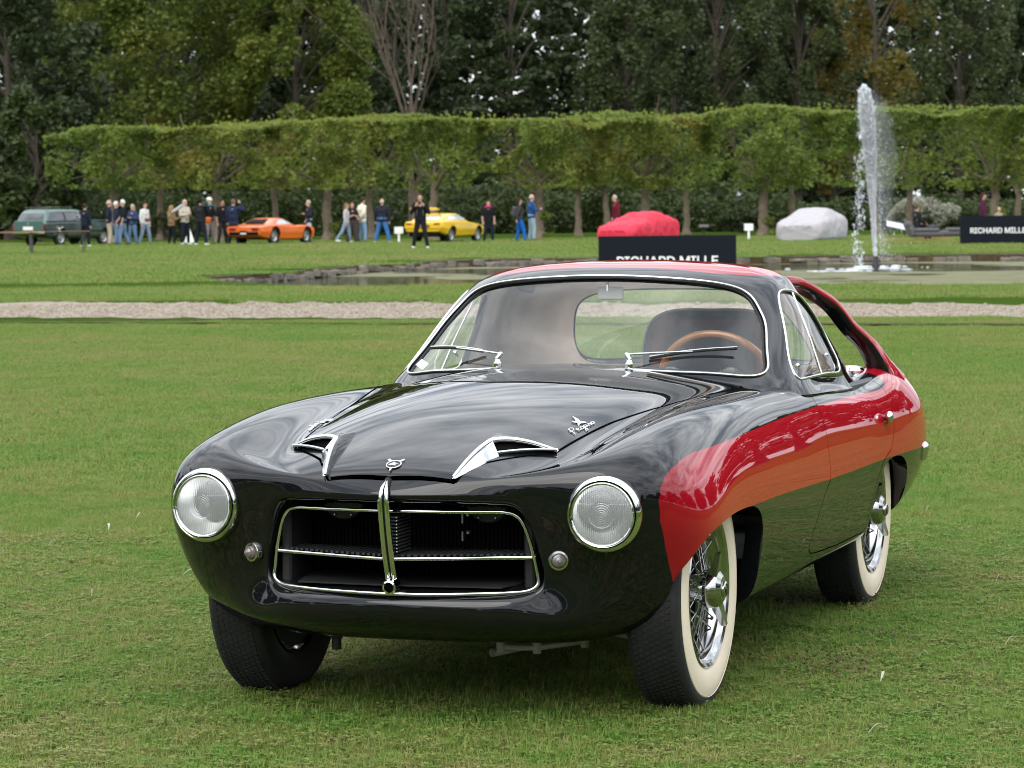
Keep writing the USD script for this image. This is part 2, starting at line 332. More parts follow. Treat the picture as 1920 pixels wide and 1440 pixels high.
# ------------------------------------------------------------------ the black and red coupe: main surfaces (car axes: x forward from the front axle, y to the car's left, z up)
# columns: 0 under centre, 1 under, 2 under outer, 3 sill, 4 low side, 5 side, 6 upper side, 7 wing shoulder, 8 wing crown, 9 inner crown, 10 valley, 11 bonnet side, 12 bonnet, 13 centre
BODY = [
 # inside of the mouth
 [(0.5,0,0.4),(0.5,0.2,0.4),(0.46,0.31,0.402),(0.43,0.375,0.415),(0.42,0.388,0.445),(0.425,0.38,0.48),(0.43,0.366,0.525),(0.44,0.35,0.57),(0.45,0.325,0.597),(0.465,0.285,0.606),(0.48,0.23,0.609),(0.5,0.16,0.612),(0.52,0.08,0.614),(0.525,0,0.614)],
 # edge of the mouth
 [(0.61,0,0.388),(0.595,0.2,0.388),(0.555,0.325,0.39),(0.523,0.392,0.404),(0.52,0.404,0.44),(0.525,0.394,0.48),(0.532,0.38,0.53),(0.543,0.363,0.578),(0.567,0.335,0.615),(0.587,0.29,0.623),(0.607,0.23,0.626),(0.627,0.16,0.629),(0.642,0.08,0.63),(0.647,0,0.63)],
 # lip round the mouth
 [(0.652,0,0.342),(0.637,0.2,0.342),(0.594,0.345,0.346),(0.537,0.404,0.371),(0.525,0.421,0.43),(0.54,0.422,0.48),(0.552,0.418,0.54),(0.572,0.4,0.597),(0.593,0.37,0.65),(0.614,0.31,0.661),(0.637,0.235,0.666),(0.656,0.16,0.667),(0.668,0.08,0.668),(0.672,0,0.668)],
 # face of the nose
 [(0.606,0,0.278),(0.596,0.22,0.278),(0.551,0.38,0.283),(0.5,0.509,0.313),(0.5,0.542,0.4),(0.52,0.539,0.48),(0.54,0.535,0.55),(0.56,0.524,0.629),(0.578,0.461,0.69),(0.587,0.378,0.707),(0.611,0.29,0.704),(0.63,0.2,0.702),(0.64,0.1,0.703),(0.642,0,0.703)],
 # outer corner of the nose
 [(0.47,0,0.232),(0.455,0.24,0.232),(0.41,0.42,0.238),(0.355,0.587,0.262),(0.37,0.682,0.345),(0.405,0.72,0.455),(0.44,0.739,0.56),(0.47,0.72,0.672),(0.465,0.635,0.752),(0.48,0.525,0.752),(0.51,0.415,0.72),(0.555,0.3,0.722),(0.585,0.15,0.736),(0.592,0,0.74)],
 # in front of the wheel
 [(0.22,0,0.205),(0.22,0.28,0.205),(0.21,0.46,0.212),(0.19,0.66,0.245),(0.2,0.757,0.335),(0.22,0.798,0.47),(0.24,0.806,0.595),(0.25,0.7561,0.7143),(0.25,0.6684,0.7956),(0.25,0.5657,0.7992),(0.26,0.4584,0.7639),(0.28,0.3494,0.7887),(0.3,0.188,0.8191),(0.3,0,0.8304)],
 [(-0.08,0,0.22),(-0.08,0.3,0.22),(-0.08,0.6,0.236),(-0.08,0.728,0.252),(-0.08,0.768,0.345),(-0.08,0.796,0.48),(-0.08,0.797,0.61),(-0.08,0.7642,0.7463),(-0.08,0.6839,0.8291),(-0.08,0.5898,0.8359),(-0.07,0.4899,0.8056),(-0.06,0.3838,0.8353),(-0.05,0.211,0.8746),(-0.05,0,0.8902)],
 [(-0.48,0,0.22),(-0.48,0.32,0.22),(-0.48,0.6,0.236),(-0.48,0.728,0.252),(-0.48,0.768,0.345),(-0.48,0.79,0.48),(-0.48,0.79,0.62),(-0.48,0.7576,0.7588),(-0.48,0.6893,0.8395),(-0.48,0.6037,0.8546),(-0.47,0.5121,0.8415),(-0.46,0.4032,0.87),(-0.45,0.2219,0.9072),(-0.45,0,0.923)],
 [(-0.9,0,0.22),(-0.9,0.34,0.22),(-0.9,0.6,0.236),(-0.9,0.728,0.252),(-0.9,0.768,0.345),(-0.9,0.785,0.48),(-0.9,0.783,0.62),(-0.9,0.752,0.755),(-0.9,0.6974,0.8329),(-0.9,0.6226,0.8572),(-0.89,0.5342,0.8656),(-0.88,0.4178,0.8895),(-0.87,0.2276,0.9185),(-0.87,0,0.9313)],
 [(-1.32,0,0.22),(-1.32,0.34,0.22),(-1.32,0.6,0.236),(-1.32,0.728,0.252),(-1.32,0.768,0.345),(-1.32,0.784,0.48),(-1.32,0.78,0.61),(-1.32,0.7575,0.7455),(-1.32,0.7122,0.8186),(-1.32,0.6489,0.8463),(-1.32,0.5584,0.8666),(-1.32,0.4298,0.8845),(-1.32,0.2306,0.9033),(-1.32,0,0.9132)],
 [(-1.76,0,0.22),(-1.76,0.34,0.22),(-1.76,0.6,0.236),(-1.76,0.728,0.252),(-1.76,0.768,0.345),(-1.76,0.785,0.48),(-1.76,0.782,0.61),(-1.76,0.76,0.735),(-1.76,0.718,0.8),(-1.76,0.655,0.825),(-1.76,0.56,0.835),(-1.76,0.43,0.84),(-1.76,0.23,0.845),(-1.76,0,0.845)],
 [(-2.16,0,0.22),(-2.16,0.34,0.22),(-2.16,0.6,0.236),(-2.16,0.728,0.262),(-2.16,0.768,0.345),(-2.16,0.788,0.48),(-2.16,0.788,0.6),(-2.16,0.768,0.725),(-2.16,0.722,0.783),(-2.16,0.655,0.8),(-2.16,0.56,0.81),(-2.16,0.43,0.814),(-2.16,0.23,0.818),(-2.16,0,0.818)],
 [(-2.56,0,0.22),(-2.56,0.34,0.22),(-2.56,0.55,0.24),(-2.56,0.705,0.28),(-2.56,0.767,0.345),(-2.56,0.8,0.475),(-2.56,0.802,0.595),(-2.56,0.782,0.725),(-2.56,0.738,0.8),(-2.56,0.668,0.826),(-2.56,0.57,0.805),(-2.56,0.43,0.785),(-2.56,0.23,0.796),(-2.56,0,0.798)],
 [(-2.92,0,0.25),(-2.92,0.32,0.25),(-2.92,0.5,0.265),(-2.92,0.675,0.305),(-2.92,0.755,0.37),(-2.93,0.792,0.475),(-2.93,0.8,0.59),(-2.92,0.785,0.69),(-2.91,0.722,0.79),(-2.9,0.65,0.848),(-2.9,0.56,0.815),(-2.9,0.42,0.785),(-2.9,0.21,0.773),(-2.9,0,0.775)],
 [(-3.18,0,0.29),(-3.18,0.27,0.29),(-3.18,0.43,0.305),(-3.19,0.625,0.345),(-3.2,0.695,0.4),(-3.21,0.735,0.485),(-3.21,0.738,0.585),(-3.2,0.712,0.68),(-3.18,0.655,0.752),(-3.16,0.575,0.785),(-3.15,0.49,0.775),(-3.14,0.32,0.725),(-3.13,0.17,0.73),(-3.13,0,0.732)],
 [(-3.33,0,0.36),(-3.33,0.2,0.36),(-3.34,0.33,0.375),(-3.35,0.49,0.405),(-3.36,0.54,0.445),(-3.37,0.565,0.5),(-3.37,0.565,0.555),(-3.36,0.54,0.635),(-3.34,0.466,0.657),(-3.32,0.382,0.668),(-3.31,0.28,0.68),(-3.3,0.2,0.656),(-3.3,0.1,0.66),(-3.3,0,0.66)],
 [(-3.38,0,0.46),(-3.38,0.1,0.46),(-3.385,0.17,0.467),(-3.39,0.25,0.48),(-3.4,0.275,0.495),(-3.4,0.285,0.51),(-3.4,0.285,0.525),(-3.4,0.275,0.54),(-3.395,0.238,0.553),(-3.39,0.196,0.562),(-3.385,0.145,0.567),(-3.38,0.1,0.57),(-3.38,0.05,0.571),(-3.38,0,0.571)],
]
# columns: 0 front centre ... 4 windscreen corner ... 11 rear centre; rows from the waist (flared into the body) to the crown
CABIN = [
 [(-0.8,0,0.872),(-0.83,0.25,0.862),(-0.93,0.47,0.842),(-1.08,0.645,0.815),(-1.3,0.735,0.795),(-1.55,0.745,0.785),(-1.9,0.745,0.775),(-2.3,0.71,0.77),(-2.58,0.62,0.77),(-2.8,0.47,0.78),(-2.95,0.24,0.79),(-3,0,0.79)],
 [(-0.86,0,0.893),(-0.89,0.252,0.885),(-0.99,0.465,0.872),(-1.14,0.641,0.856),(-1.32,0.709,0.846),(-1.55,0.707,0.836),(-1.9,0.707,0.822),(-2.3,0.667,0.812),(-2.55,0.566,0.812),(-2.75,0.424,0.82),(-2.88,0.222,0.83),(-2.92,0,0.83)],
 [(-0.91,0,0.925),(-0.94,0.256,0.918),(-1.04,0.456,0.908),(-1.19,0.625,0.895),(-1.36,0.681,0.885),(-1.57,0.702,0.875),(-1.9,0.705,0.865),(-2.28,0.646,0.855),(-2.51,0.544,0.855),(-2.7,0.42,0.865),(-2.82,0.225,0.87),(-2.86,0,0.875)],
 [(-1.06,0,1),(-1.09,0.259,0.996),(-1.17,0.445,0.988),(-1.31,0.584,0.98),(-1.455,0.647,0.975),(-1.63,0.668,0.97),(-1.9,0.659,0.965),(-2.22,0.597,0.96),(-2.42,0.503,0.96),(-2.56,0.404,0.965),(-2.66,0.217,0.97),(-2.69,0,0.975)],
 [(-1.22,0,1.1),(-1.25,0.252,1.096),(-1.325,0.425,1.085),(-1.445,0.556,1.075),(-1.565,0.608,1.07),(-1.7,0.622,1.068),(-1.9,0.611,1.065),(-2.13,0.548,1.065),(-2.28,0.469,1.068),(-2.38,0.378,1.08),(-2.45,0.2,1.09),(-2.47,0,1.095)],
 [(-1.365,0,1.19),(-1.39,0.247,1.186),(-1.445,0.413,1.172),(-1.54,0.51,1.155),(-1.635,0.553,1.15),(-1.73,0.561,1.148),(-1.89,0.55,1.147),(-2.05,0.498,1.147),(-2.16,0.427,1.15),(-2.23,0.355,1.162),(-2.28,0.183,1.172),(-2.29,0,1.175)],
 [(-1.5,0,1.233),(-1.515,0.215,1.23),(-1.555,0.355,1.219),(-1.62,0.439,1.207),(-1.69,0.479,1.203),(-1.76,0.484,1.202),(-1.87,0.486,1.202),(-1.97,0.463,1.202),(-2.04,0.395,1.205),(-2.09,0.294,1.212),(-2.12,0.158,1.217),(-2.13,0,1.219)],
 [(-1.66,0,1.248),(-1.665,0.132,1.247),(-1.69,0.226,1.244),(-1.72,0.274,1.241),(-1.76,0.298,1.24),(-1.8,0.294,1.24),(-1.86,0.294,1.239),(-1.9,0.282,1.239),(-1.94,0.24,1.239),(-1.965,0.18,1.24),(-1.98,0.096,1.241),(-1.985,0,1.242)],
 [(-1.79,0,1.25),(-1.79,0.024,1.25),(-1.792,0.042,1.25),(-1.797,0.05,1.25),(-1.803,0.055,1.25),(-1.81,0.056,1.25),(-1.82,0.056,1.25),(-1.827,0.055,1.25),(-1.834,0.048,1.25),(-1.839,0.036,1.25),(-1.842,0.018,1.25),(-1.843,0,1.25)],
]
def closed_net(half):
    h = np.array(half, float); o = h[:, 1:-1][:, ::-1] * [1, -1, 1]
    return np.concatenate([h, o], axis=1)
def build(net, nu, nv, **k):
    X, N, tu, tv = surface(closed_net(net), nu, nv, **k)
    F = grid_faces(nu, nv); V = X.reshape(-1, 3); N = N.reshape(-1, 3)
    if (N[:, 2] * (V[:, 2] > np.median(V[:, 2]))).sum() < 0: N = -N
    fn = np.cross(V[F[:, 1]] - V[F[:, 0]], V[F[:, 2]] - V[F[:, 0]])
    if (fn * N[F[:, 0]]).sum(1).mean() < 0: F = F[:, ::-1]
    U = np.repeat(tu, nv); W = np.tile(tv, nu)
    return V, F, dict(n=N, u=U, v=W)
bodyV, bodyF, bodyA = build(BODY, 300, 520)
cabV, cabF, cabA = build(CABIN, 170, 360)
# ------------------------------------------------------------------ the coupe: panels cut from the surfaces, glass, trim, wheels
CAR_ROT = math.pi / 2 - 3.4625
_cr = rz(CAR_ROT) @ [8.4562, 2.954, 0]
coupe = thing('sports_coupe', 'black 1950s coupe with red side flash, red roof and whitewall wire wheels in front', 'car', (-_cr[0], -_cr[1], 0), CAR_ROT)

def half_poly(h, m=(1, -1)):                                   # mirrors a half outline (second coordinate >= 0 side first) about y = 0
    h = np.array(h, float); return np.vstack([h, h[::-1] * m])
def smooth_poly(p, n=160): return spline_pts(p, n, closed=True)
x_, y_, z_ = bodyV.T; ay = np.abs(y_); nz = bodyA['n'][:, 2]
# red flash on the body, in side view
RED_SIDE = [(.361,.40),(.395,.45),(.430,.51),(.462,.58),(.471,.635),(.460,.672),(.432,.700),(.387,.719),(.30,.737),(.20,.748),(-.38,.763),(-.95,.773),(-1.476,.777),(-1.96,.774),(-2.36,.769),(-2.45,.780),(-2.50,.81),(-2.53,.86),(-2.56,.95),(-3.6,.95),(-3.6,.508),(-3.1,.516),(-2.745,.526),(-2.409,.531),(-1.905,.531),(-1.363,.534),(-.70,.550),(-.19,.556),(-.1,.50),(.2,.40)]
red = np.minimum(sdist(RED_SIDE, np.stack([x_, z_], 1)), ay - np.interp(x_, [-2.9, -2.64, -2.3], [.30, .61, .64]))
red = np.where(y_ < 0, np.minimum(red, .30 - x_), red)
A = dict(bodyA); A['red'] = red; del A['u'], A['v']
FRONT_ARCH = [(.325,.10),(.345,.30),(.361,.412),(.341,.457),(.289,.509),(.164,.543),(-.007,.556),(-.19,.557),(-.31,.547),(-.395,.510),(-.435,.44),(-.447,.35),(-.445,.24),(-.44,.10)]
REAR_ARCH = [(-2.09,.10),(-2.09,.26),(-2.11,.36),(-2.16,.45),(-2.24,.505),(-2.36,.527),(-2.50,.520),(-2.61,.475),(-2.67,.39),(-2.685,.30),(-2.68,.10)]
sz = np.stack([x_, z_], 1)
def arch(p): return np.vstack([p[:1], spline_pts(p[1:-1], 120), p[-1:]])
FRONT_ARCH, REAR_ARCH = arch(FRONT_ARCH), arch(REAR_ARCH)
hole = np.maximum(np.minimum(sdist(FRONT_ARCH, sz), ay - .42), np.minimum(sdist(REAR_ARCH, sz), ay - .42))
V, F, A = clip(bodyV, bodyF, A, -hole)
COCKPIT = smooth_poly(half_poly([(-1.02,0),(-1.04,.25),(-1.13,.44),(-1.28,.60),(-1.5,.665),(-1.9,.665),(-2.25,.62),(-2.48,.52),(-2.66,.38),(-2.74,.18),(-2.76,0)]))
cock = np.minimum(sdist(COCKPIT, V[:, :2]), V[:, 2] - .6)
V, F, A = clip(V, F, A, -cock)
BONNET = half_poly([(.648,0),(.640,.187),(.539,.243),(.372,.390),(.20,.412),(-.038,.439),(-.30,.480),(-.533,.525),(-.80,.580),(-.93,.598),(-.985,.585),(-1.00,.54),(-.985,.42),(-.955,.25),(-.945,0)])
def panel(name, field, gap, parent, label=None, rim=.012, extra=None):
    """Cuts a panel out of the current body shell, leaving an open joint of the given width."""
    global V, F, A
    pv, pf, pa = clip(V, F, A, field - gap / 2)
    V, F, A = clip(V, F, A, -field - gap / 2)
    pv, pf, pa = flange(pv, pf, pa, rim)
    return obj(name, (pv, pf), 'two_tone_paint', parent, normals=pa['n'], attrs={'paint': pa['red']}, label=label)
d = np.minimum(sdist(BONNET, V[:, :2]), V[:, 2] - .5)
bonnet = panel('bonnet', d, .009, coupe, 'black bonnet with scoops, winged emblem and script badge')
DOOR = [(-1.425,.90),(-1.42,.845),(-1.37,.80),(-1.372,.743),(-1.388,.67),(-1.383,.60),(-1.388,.531),(-1.335,.510),(-1.285,.480),(-1.22,.43),(-1.170,.385),(-1.142,.346),(-1.145,.325),(-1.175,.312),(-1.25,.304),(-1.60,.292),(-2.02,.290),(-2.055,.30),(-2.075,.37),(-2.13,.46),(-2.22,.525),(-2.34,.56),(-2.40,.62),(-2.42,.70),(-2.40,.78),(-2.36,.84),(-2.36,.90)]
doors = []
for s in (1, -1):
    d = np.minimum(sdist(DOOR, V[:, [0, 2]]), s * V[:, 1] - .45)
    doors.append(panel('door', d, .0045, coupe, 'black door with red upper band', .02))
V, F, A = flange(V, F, A, .055)
body = obj('body', (V, F), 'two_tone_paint', coupe, normals=A['n'], attrs={'paint': A['red']})

# cabin shell with window openings
cx, cy, cz = cabV.T; cay = np.abs(cy)
WS = smooth_poly(half_poly([(0,1.203),(.10,1.2015),(.21,1.196),(.32,1.187),(.405,1.174),(.460,1.157),(.500,1.131),(.532,1.091),(.562,1.046),(.592,.968),(.616,.912),(.617,.895),(.598,.884),(.5,.893),(.4,.901),(.22,.912),(0,.918)], (-1, 1)), 260)
SW = smooth_poly([(-1.61,1.142),(-1.535,1.095),(-1.43,1.00),(-1.32,.895),(-1.315,.868),(-1.36,.862),(-1.55,.862),(-1.75,.860),(-1.91,.857),(-1.94,.872),(-1.94,.915),(-1.93,.99),(-1.90,1.06),(-1.86,1.112),(-1.80,1.138),(-1.74,1.148),(-1.67,1.151)], 200)
RW = smooth_poly(half_poly([(0,1.150),(.16,1.148),(.30,1.132),(.375,1.095),(.42,1.03),(.452,.95),(.458,.895),(.44,.862),(.25,.858),(0,.858)], (-1, 1)), 200)
fws = np.minimum(sdist(WS, cabV[:, [1, 2]]), -1.05 - cx + (cz - .9) * -.9 + .55)
fws = np.where(cx > -1.72, sdist(WS, cabV[:, [1, 2]]), -.2)
fsw = np.where((cx < -1.15) & (cay > .3), sdist(SW, cabV[:, [0, 2]]), -.2)
frw = np.where(cx < -2.1, sdist(RW, cabV[:, [1, 2]]), -.2)
ROOF_RED = smooth_poly(half_poly([(-1.487,0),(-1.487,.27),(-1.505,.36),(-1.56,.43),(-1.63,.478),(-1.72,.505),(-1.9,.512),(-2.1,.50),(-2.3,.40),(-2.36,.2),(-2.37,0)]))
fred = np.minimum(sdist(ROOF_RED, cabV[:, :2]), cz - 1.1)
CA = dict(n=cabA['n'], red=fred, a=fws, b=fsw, c=frw)
keep = cz > .80
kv, kf, ka = clip(cabV, cabF, CA, cz - np.interp(cx, [-2.7, -1.2, -.9], [.775, .82, .865]))
sv, sf, sa = kv, kf, ka
for k in 'abc': sv, sf, sa = clip(sv, sf, sa, -sa[k])
rimmed = flange(sv, sf, {k: sa[k] for k in ('n', 'red')}, .022)
obj('cabin_shell', rimmed[:2], 'two_tone_paint', coupe, normals=rimmed[2]['n'], attrs={'paint': rimmed[2]['red']}, label='black cabin with red roof')
# lining of the cabin: tan behind the doors and overhead
lv, lf, la = kv, kf, ka
for k in 'abc': lv, lf, la = clip(lv, lf, la, -la[k] - .004)
lin = (lv - la['n'] * .020, lf[:, ::-1])
obj('cabin_lining', clip(lin[0], lin[1], {}, -1.70 - lin[0][:, 0])[:2], 'tan_trim', coupe, smooth=True)
obj('pillar_lining', clip(lin[0], lin[1], {}, 1.70 + lin[0][:, 0])[:2], 'leather_black', coupe, smooth=True)
def glass_of(name, key, off=.008):
    gv, gf, ga = clip(kv, kf, ka, ka[key] + .004)
    return gv - ga['n'] * off, gf, ga['n']
gv, gf, gn = glass_of('windscreen', 'a'); windscreen = obj('windscreen', (gv, gf), 'car_glass', coupe, normals=gn)
gv, gf, gn = glass_of('rear_window', 'c'); obj('rear_window', (gv, gf), 'car_glass', coupe, normals=gn)
gv, gf, gn = glass_of('side_window', 'b')
side_glass = []
for s in (1, -1):
    a, b, c = clip(gv, gf, {'n': gn}, s * gv[:, 1]); side_glass.append(obj('side_window', (a, b), 'car_glass', coupe, normals=c['n']))
def trim_lines(key, level=0.0):
    a, b, c = clip(kv, kf, ka, ka[key] - level)
    return [(a[l], c['n'][l]) for l in loops(b)]
def resample(p, n, closed=True):
    q = np.vstack([p, p[:1]]) if closed else p
    s = np.concatenate([[0], np.cumsum(np.linalg.norm(np.diff(q, axis=0), axis=1))]); t = np.linspace(0, s[-1], n, endpoint=not closed)
    r = np.stack([np.interp(t, s, q[:, k]) for k in range(3)], 1)
    for _ in range(2): r = (np.roll(r, 1, 0) + 2 * r + np.roll(r, -1, 0)) / 4 if closed else np.vstack([r[:1], (r[:-2] + 2 * r[1:-1] + r[2:]) / 4, r[-1:]])
    return r
for P, N in trim_lines('a', .001):
    p = resample(P + N * .0035, 220); obj('windscreen_trim', tube(p, .0043, 8, closed=True), 'chrome', windscreen, smooth=True)
    q = resample(P, 220); obj('windscreen_seal', tube(q * [1, .982, 1] + [0, 0, -.004], .005, 6, closed=True), 'black_rubber', windscreen, smooth=True)
for P, N in trim_lines('b', .003):
    p = resample(P, 160); w = side_glass[0] if P[:, 1].mean() > 0 else side_glass[1]
    obj('window_frame', tube(p, .0046, 8, closed=True), 'chrome', w, smooth=True)
    # quarter-light post and latches
    s = np.sign(P[:, 1].mean())
    obj('quarter_light_post', tube([(-1.70, s * .685, .862), (-1.73, s * .64, .98), (-1.77, s * .565, 1.145)], .0042, 6), 'chrome', w, smooth=True)
    for (a, b, c) in ((-1.42, .665, .905), (-1.82, .672, .92)):
        obj('window_latch', trimesh.Trimesh(*_hull(np.vstack([trimesh.creation.icosphere(1, .010).vertices + (a, s * b, c), trimesh.creation.icosphere(1, .006).vertices + (a - .02, s * b, c - .012)]))), 'chrome', w, smooth=True)
for P, N in trim_lines('c', .0):
    obj('rear_window_trim', tube(resample(P, 160), .0035, 6, closed=True), 'black_rubber', coupe, smooth=True)

# flying buttress on each side
def buttress(s):
    path = spline_pts([(-1.90,.430,1.155),(-2.04,.470,1.163),(-2.161,.503,1.149),(-2.28,.533,1.114),(-2.41,.565,1.066),(-2.505,.603,.990),(-2.605,.650,.908),(-2.66,.684,.815),(-2.69,.698,.725)], 70)
    t = np.gradient(path, axis=0); t /= np.linalg.norm(t, axis=1, keepdims=True)
    u = np.linspace(0, 1, 70)
    out = np.array([0, 1.0, .25]) - t * (t @ [0, 1.0, .25])[:, None]; out /= np.linalg.norm(out, axis=1, keepdims=True)
    back = np.cross(out, t); back *= np.sign((back @ [-1, 0, .3]))[:, None]
    th = np.interp(u, [0, .3, .75, .9, 1], [.032, .030, .031, .042, .060]); dp = np.interp(u, [0, .3, .75, .88, 1], [.022, .018, .024, .060, .16])
    ang = np.linspace(0, 2 * np.pi, 36, endpoint=False); co, si = np.cos(ang), np.sin(ang)
    a = np.sign(co) * np.abs(co) ** .6; b = np.sign(si) * np.abs(si) ** .6
    X = path[:, None] + out[:, None] * (th[:, None] * a)[..., None] + back[:, None] * (dp[:, None] * b + np.interp(u, [0, .65, .85, 1], [0, .0, .028, .10])[:, None])[..., None]
    f = grid_faces(70, 36); v = X.reshape(-1, 3)
    fn = np.cross(v[f[:, 1]] - v[f[:, 0]], v[f[:, 2]] - v[f[:, 0]]); ctr = v[f].mean(1) - np.repeat(path, 36, 0)[f[:, 0]]
    if (fn * ctr).sum() < 0: f = f[:, ::-1]
    paint = np.tile(.8 * a + .9 * b - .22, 70)
    if s < 0: v, f = mirror_y(v, f)
    obj('roof_buttress', (v, f), 'two_tone_paint', coupe, attrs={'paint': paint}, label='flying buttress, red outside and black inside')
buttress(1); buttress(-1)

# headlights
def lathe_x(prof, n=48): return lathe([(r, h) for r, h in prof], n, 'x')
def headlight(s):
    L = part('headlight', coupe); c = np.array([.548, s * .586, .606]); R = rz(s * math.radians(4.0)) @ ry(math.radians(-1.0))
    def put(n, m, mat, sm=40): obj(n, place(m, R, c), mat, L, smooth=sm)
    put('outer_ring', lathe_x([(.105, -.07), (.1065, -.01), (.1055, .012), (.102, .022), (.0965, .027), (.0925, .024), (.0915, .012), (.0915, -.01)]), 'chrome')
    put('gap_seal', lathe_x([(.0925, .010), (.0865, .010)]), 'black_void', False)
    put('inner_ring', lathe_x([(.0905, .008), (.0902, .024), (.0885, .031), (.0855, .034), (.0825, .032), (.081, .026), (.081, .01)]), 'chrome')
    put('reflector', lathe_x([(.0815, .020)] + [(.0815 * k, .020 - .065 * (1 - k ** 2)) for k in np.linspace(.97, .02, 14)]), 'lamp_bowl', True)
    put('bulb', lathe_x([(.0, .0), (.006, -.003), (.009, -.012), (.009, -.03), (.006, -.045)][::1], 12), 'amber_grey_lens', True)
    # fluted lens: domed front with vertical flutes and a ringed centre
    n = 150; g = np.linspace(-1, 1, n); Y, Z = np.meshgrid(g, g, indexing='ij'); r = np.hypot(Y, Z); k = np.where(r > 0, np.maximum(np.abs(Y), np.abs(Z)) / np.maximum(r, 1e-9), 1.0)
    Y, Z = Y * k * .0825, Z * k * .0825; r = np.hypot(Y, Z)
    flute = np.where(r < .034, .00035 * np.cos(r / .034 * 2 * np.pi * 5.5), .0022 * np.abs(np.sin(Y / .0058 * np.pi)) * (1 - .35 * (Z > .03)))
    X = .030 + .014 * (1 - (r / .0825) ** 2) + flute * np.clip((.0815 - r) / .004, 0, 1)
    v = np.stack([X, Y, Z], -1).reshape(-1, 3); f = grid_faces(n, n, False)
    fn = np.cross(v[f[:, 1]] - v[f[:, 0]], v[f[:, 2]] - v[f[:, 0]])
    if fn[:, 0].sum() < 0: f = f[:, ::-1]
    put('lens', (v, f), 'headlight_glass', True)
M['headlight_glass'] = usdkit.material(stage, '/World/Looks/headlight_glass', {
    't': ('refraction_bsdf', {'color': (.95, .96, .96), 'roughness': .02, 'IOR': 1.22}), 'g': ('glossy_bsdf', {'color': (1, 1, 1), 'roughness': .03}), 'lw': ('layer_weight', {'blend': .5}), 'pw': ('math', {'math_type': 'power', 'value2': 4.0}), 'f': ('math', {'math_type': 'multiply_add', 'value2': .90, 'value3': .10}), 'x': ('mix_closure', {}),
    'd': ('diffuse_bsdf', {'color': (.80, .81, .80)}), 'tl': ('translucent_bsdf', {'color': (.80, .81, .80)}), 'dt': ('mix_closure', {'fac': .35}), 'y': ('mix_closure', {'fac': .21})},
    [('lw.facing', 'pw.value1'), ('pw.value', 'f.value1'), ('f.value', 'x.fac'), ('t.BSDF', 'x.closure1'), ('g.BSDF', 'x.closure2'), ('d.BSDF', 'dt.closure1'), ('tl.BSDF', 'dt.closure2'), ('x.closure', 'y.closure1'), ('dt.closure', 'y.closure2')], surface='y.closure')
headlight(1); headlight(-1)
for s in (1, -1):
    L = part('side_lamp', coupe); R = rz(s * math.radians(26)); c = np.array([.541, s * .451, .475])
    obj('bezel', place(lathe_x([(.029, -.01), (.029, .004), (.0265, .009), (.021, .010), (.019, .006)], 32), R, c), 'worn_chrome', L, smooth=40)
    obj('lens', place(lathe_x([(.019, .006), (.018, .015), (.015, .017), (.014, .022), (.009, .027), (.006, .028), (.004, .031), (0, .032)], 28), R, c), 'amber_grey_lens', L, smooth=30)

# mouth: dark throat, radiator, shelf, grille frame and bars
G = part('grille', coupe)
half = [(.641,0,.383),(.630,.12,.3835),(.598,.24,.3845),(.560,.33,.386),(.537,.372,.392),(.528,.390,.408),(.526,.389,.43),(.530,.383,.468),(.538,.369,.53),(.546,.352,.578),(.553,.335,.598),(.566,.305,.607),(.590,.23,.609),(.608,.15,.6095),(.621,.07,.610),(.625,0,.610)]
h = np.array(half); loop = np.vstack([h, h[1:-1][::-1] * [1, -1, 1]])
loop = loop + [.006, 0, 0]
obj('grille_frame', tube(spline_pts(loop, 220, closed=True), .0055, 10, closed=True), 'chrome', G, smooth=True)
for s in (1, -1):
    obj('grille_bar', tube(spline_pts([(.533, s * .384, .481), (.575, s * .26, .4805), (.625, s * .11, .480), (.650, s * .012, .4795)], 30), .0058, 10), 'chrome', G, smooth=True)
vb = spline_pts([(.662,0,.697),(.684,0,.676),(.691,0,.645),(.684,0,.59),(.668,0,.52),(.650,0,.46),(.636,0,.425)], 40); w = np.interp(np.linspace(0, 1, 40), [0, .12, .3, 1], [.001, .006, .0095, .0095])
for s in (1, -1):
    obj('centre_bar', tube(vb + np.stack([w * 0, s * w * 1.02, w * 0], 1), np.maximum(w * .82, .0015), 10), 'chrome', G, smooth=True)
obj('centre_spine', tube(vb - [.014, 0, 0], .011, 8), 'grimy_black', G, smooth=True)
ring = place(lathe([(.0115, -.035), (.0115, .006), (.0145, .011), (.0195, .009), (.0205, .002), (.0205, -.03)], 32, 'x'), ry(math.radians(4)), (.648, 0, .402))
obj('tow_ring', ring, 'chrome', G, smooth=40)
obj('ring_hole', place(lathe([(.0, -.02), (.0118, -.02)], 24, 'x'), None, (.648, 0, .402)), 'black_void', G)
obj('ring_spike', trimesh.Trimesh(*_hull([(.64, .012, .388), (.64, -.012, .388), (.60, .02, .385), (.60, -.02, .385), (.622, 0, .352), (.60, 0, .36)])), 'chrome', G, smooth=30)
obj('ring_bracket', box(.60, .022, .382, .09, .02, .012, .004), 'grimy_black', G)
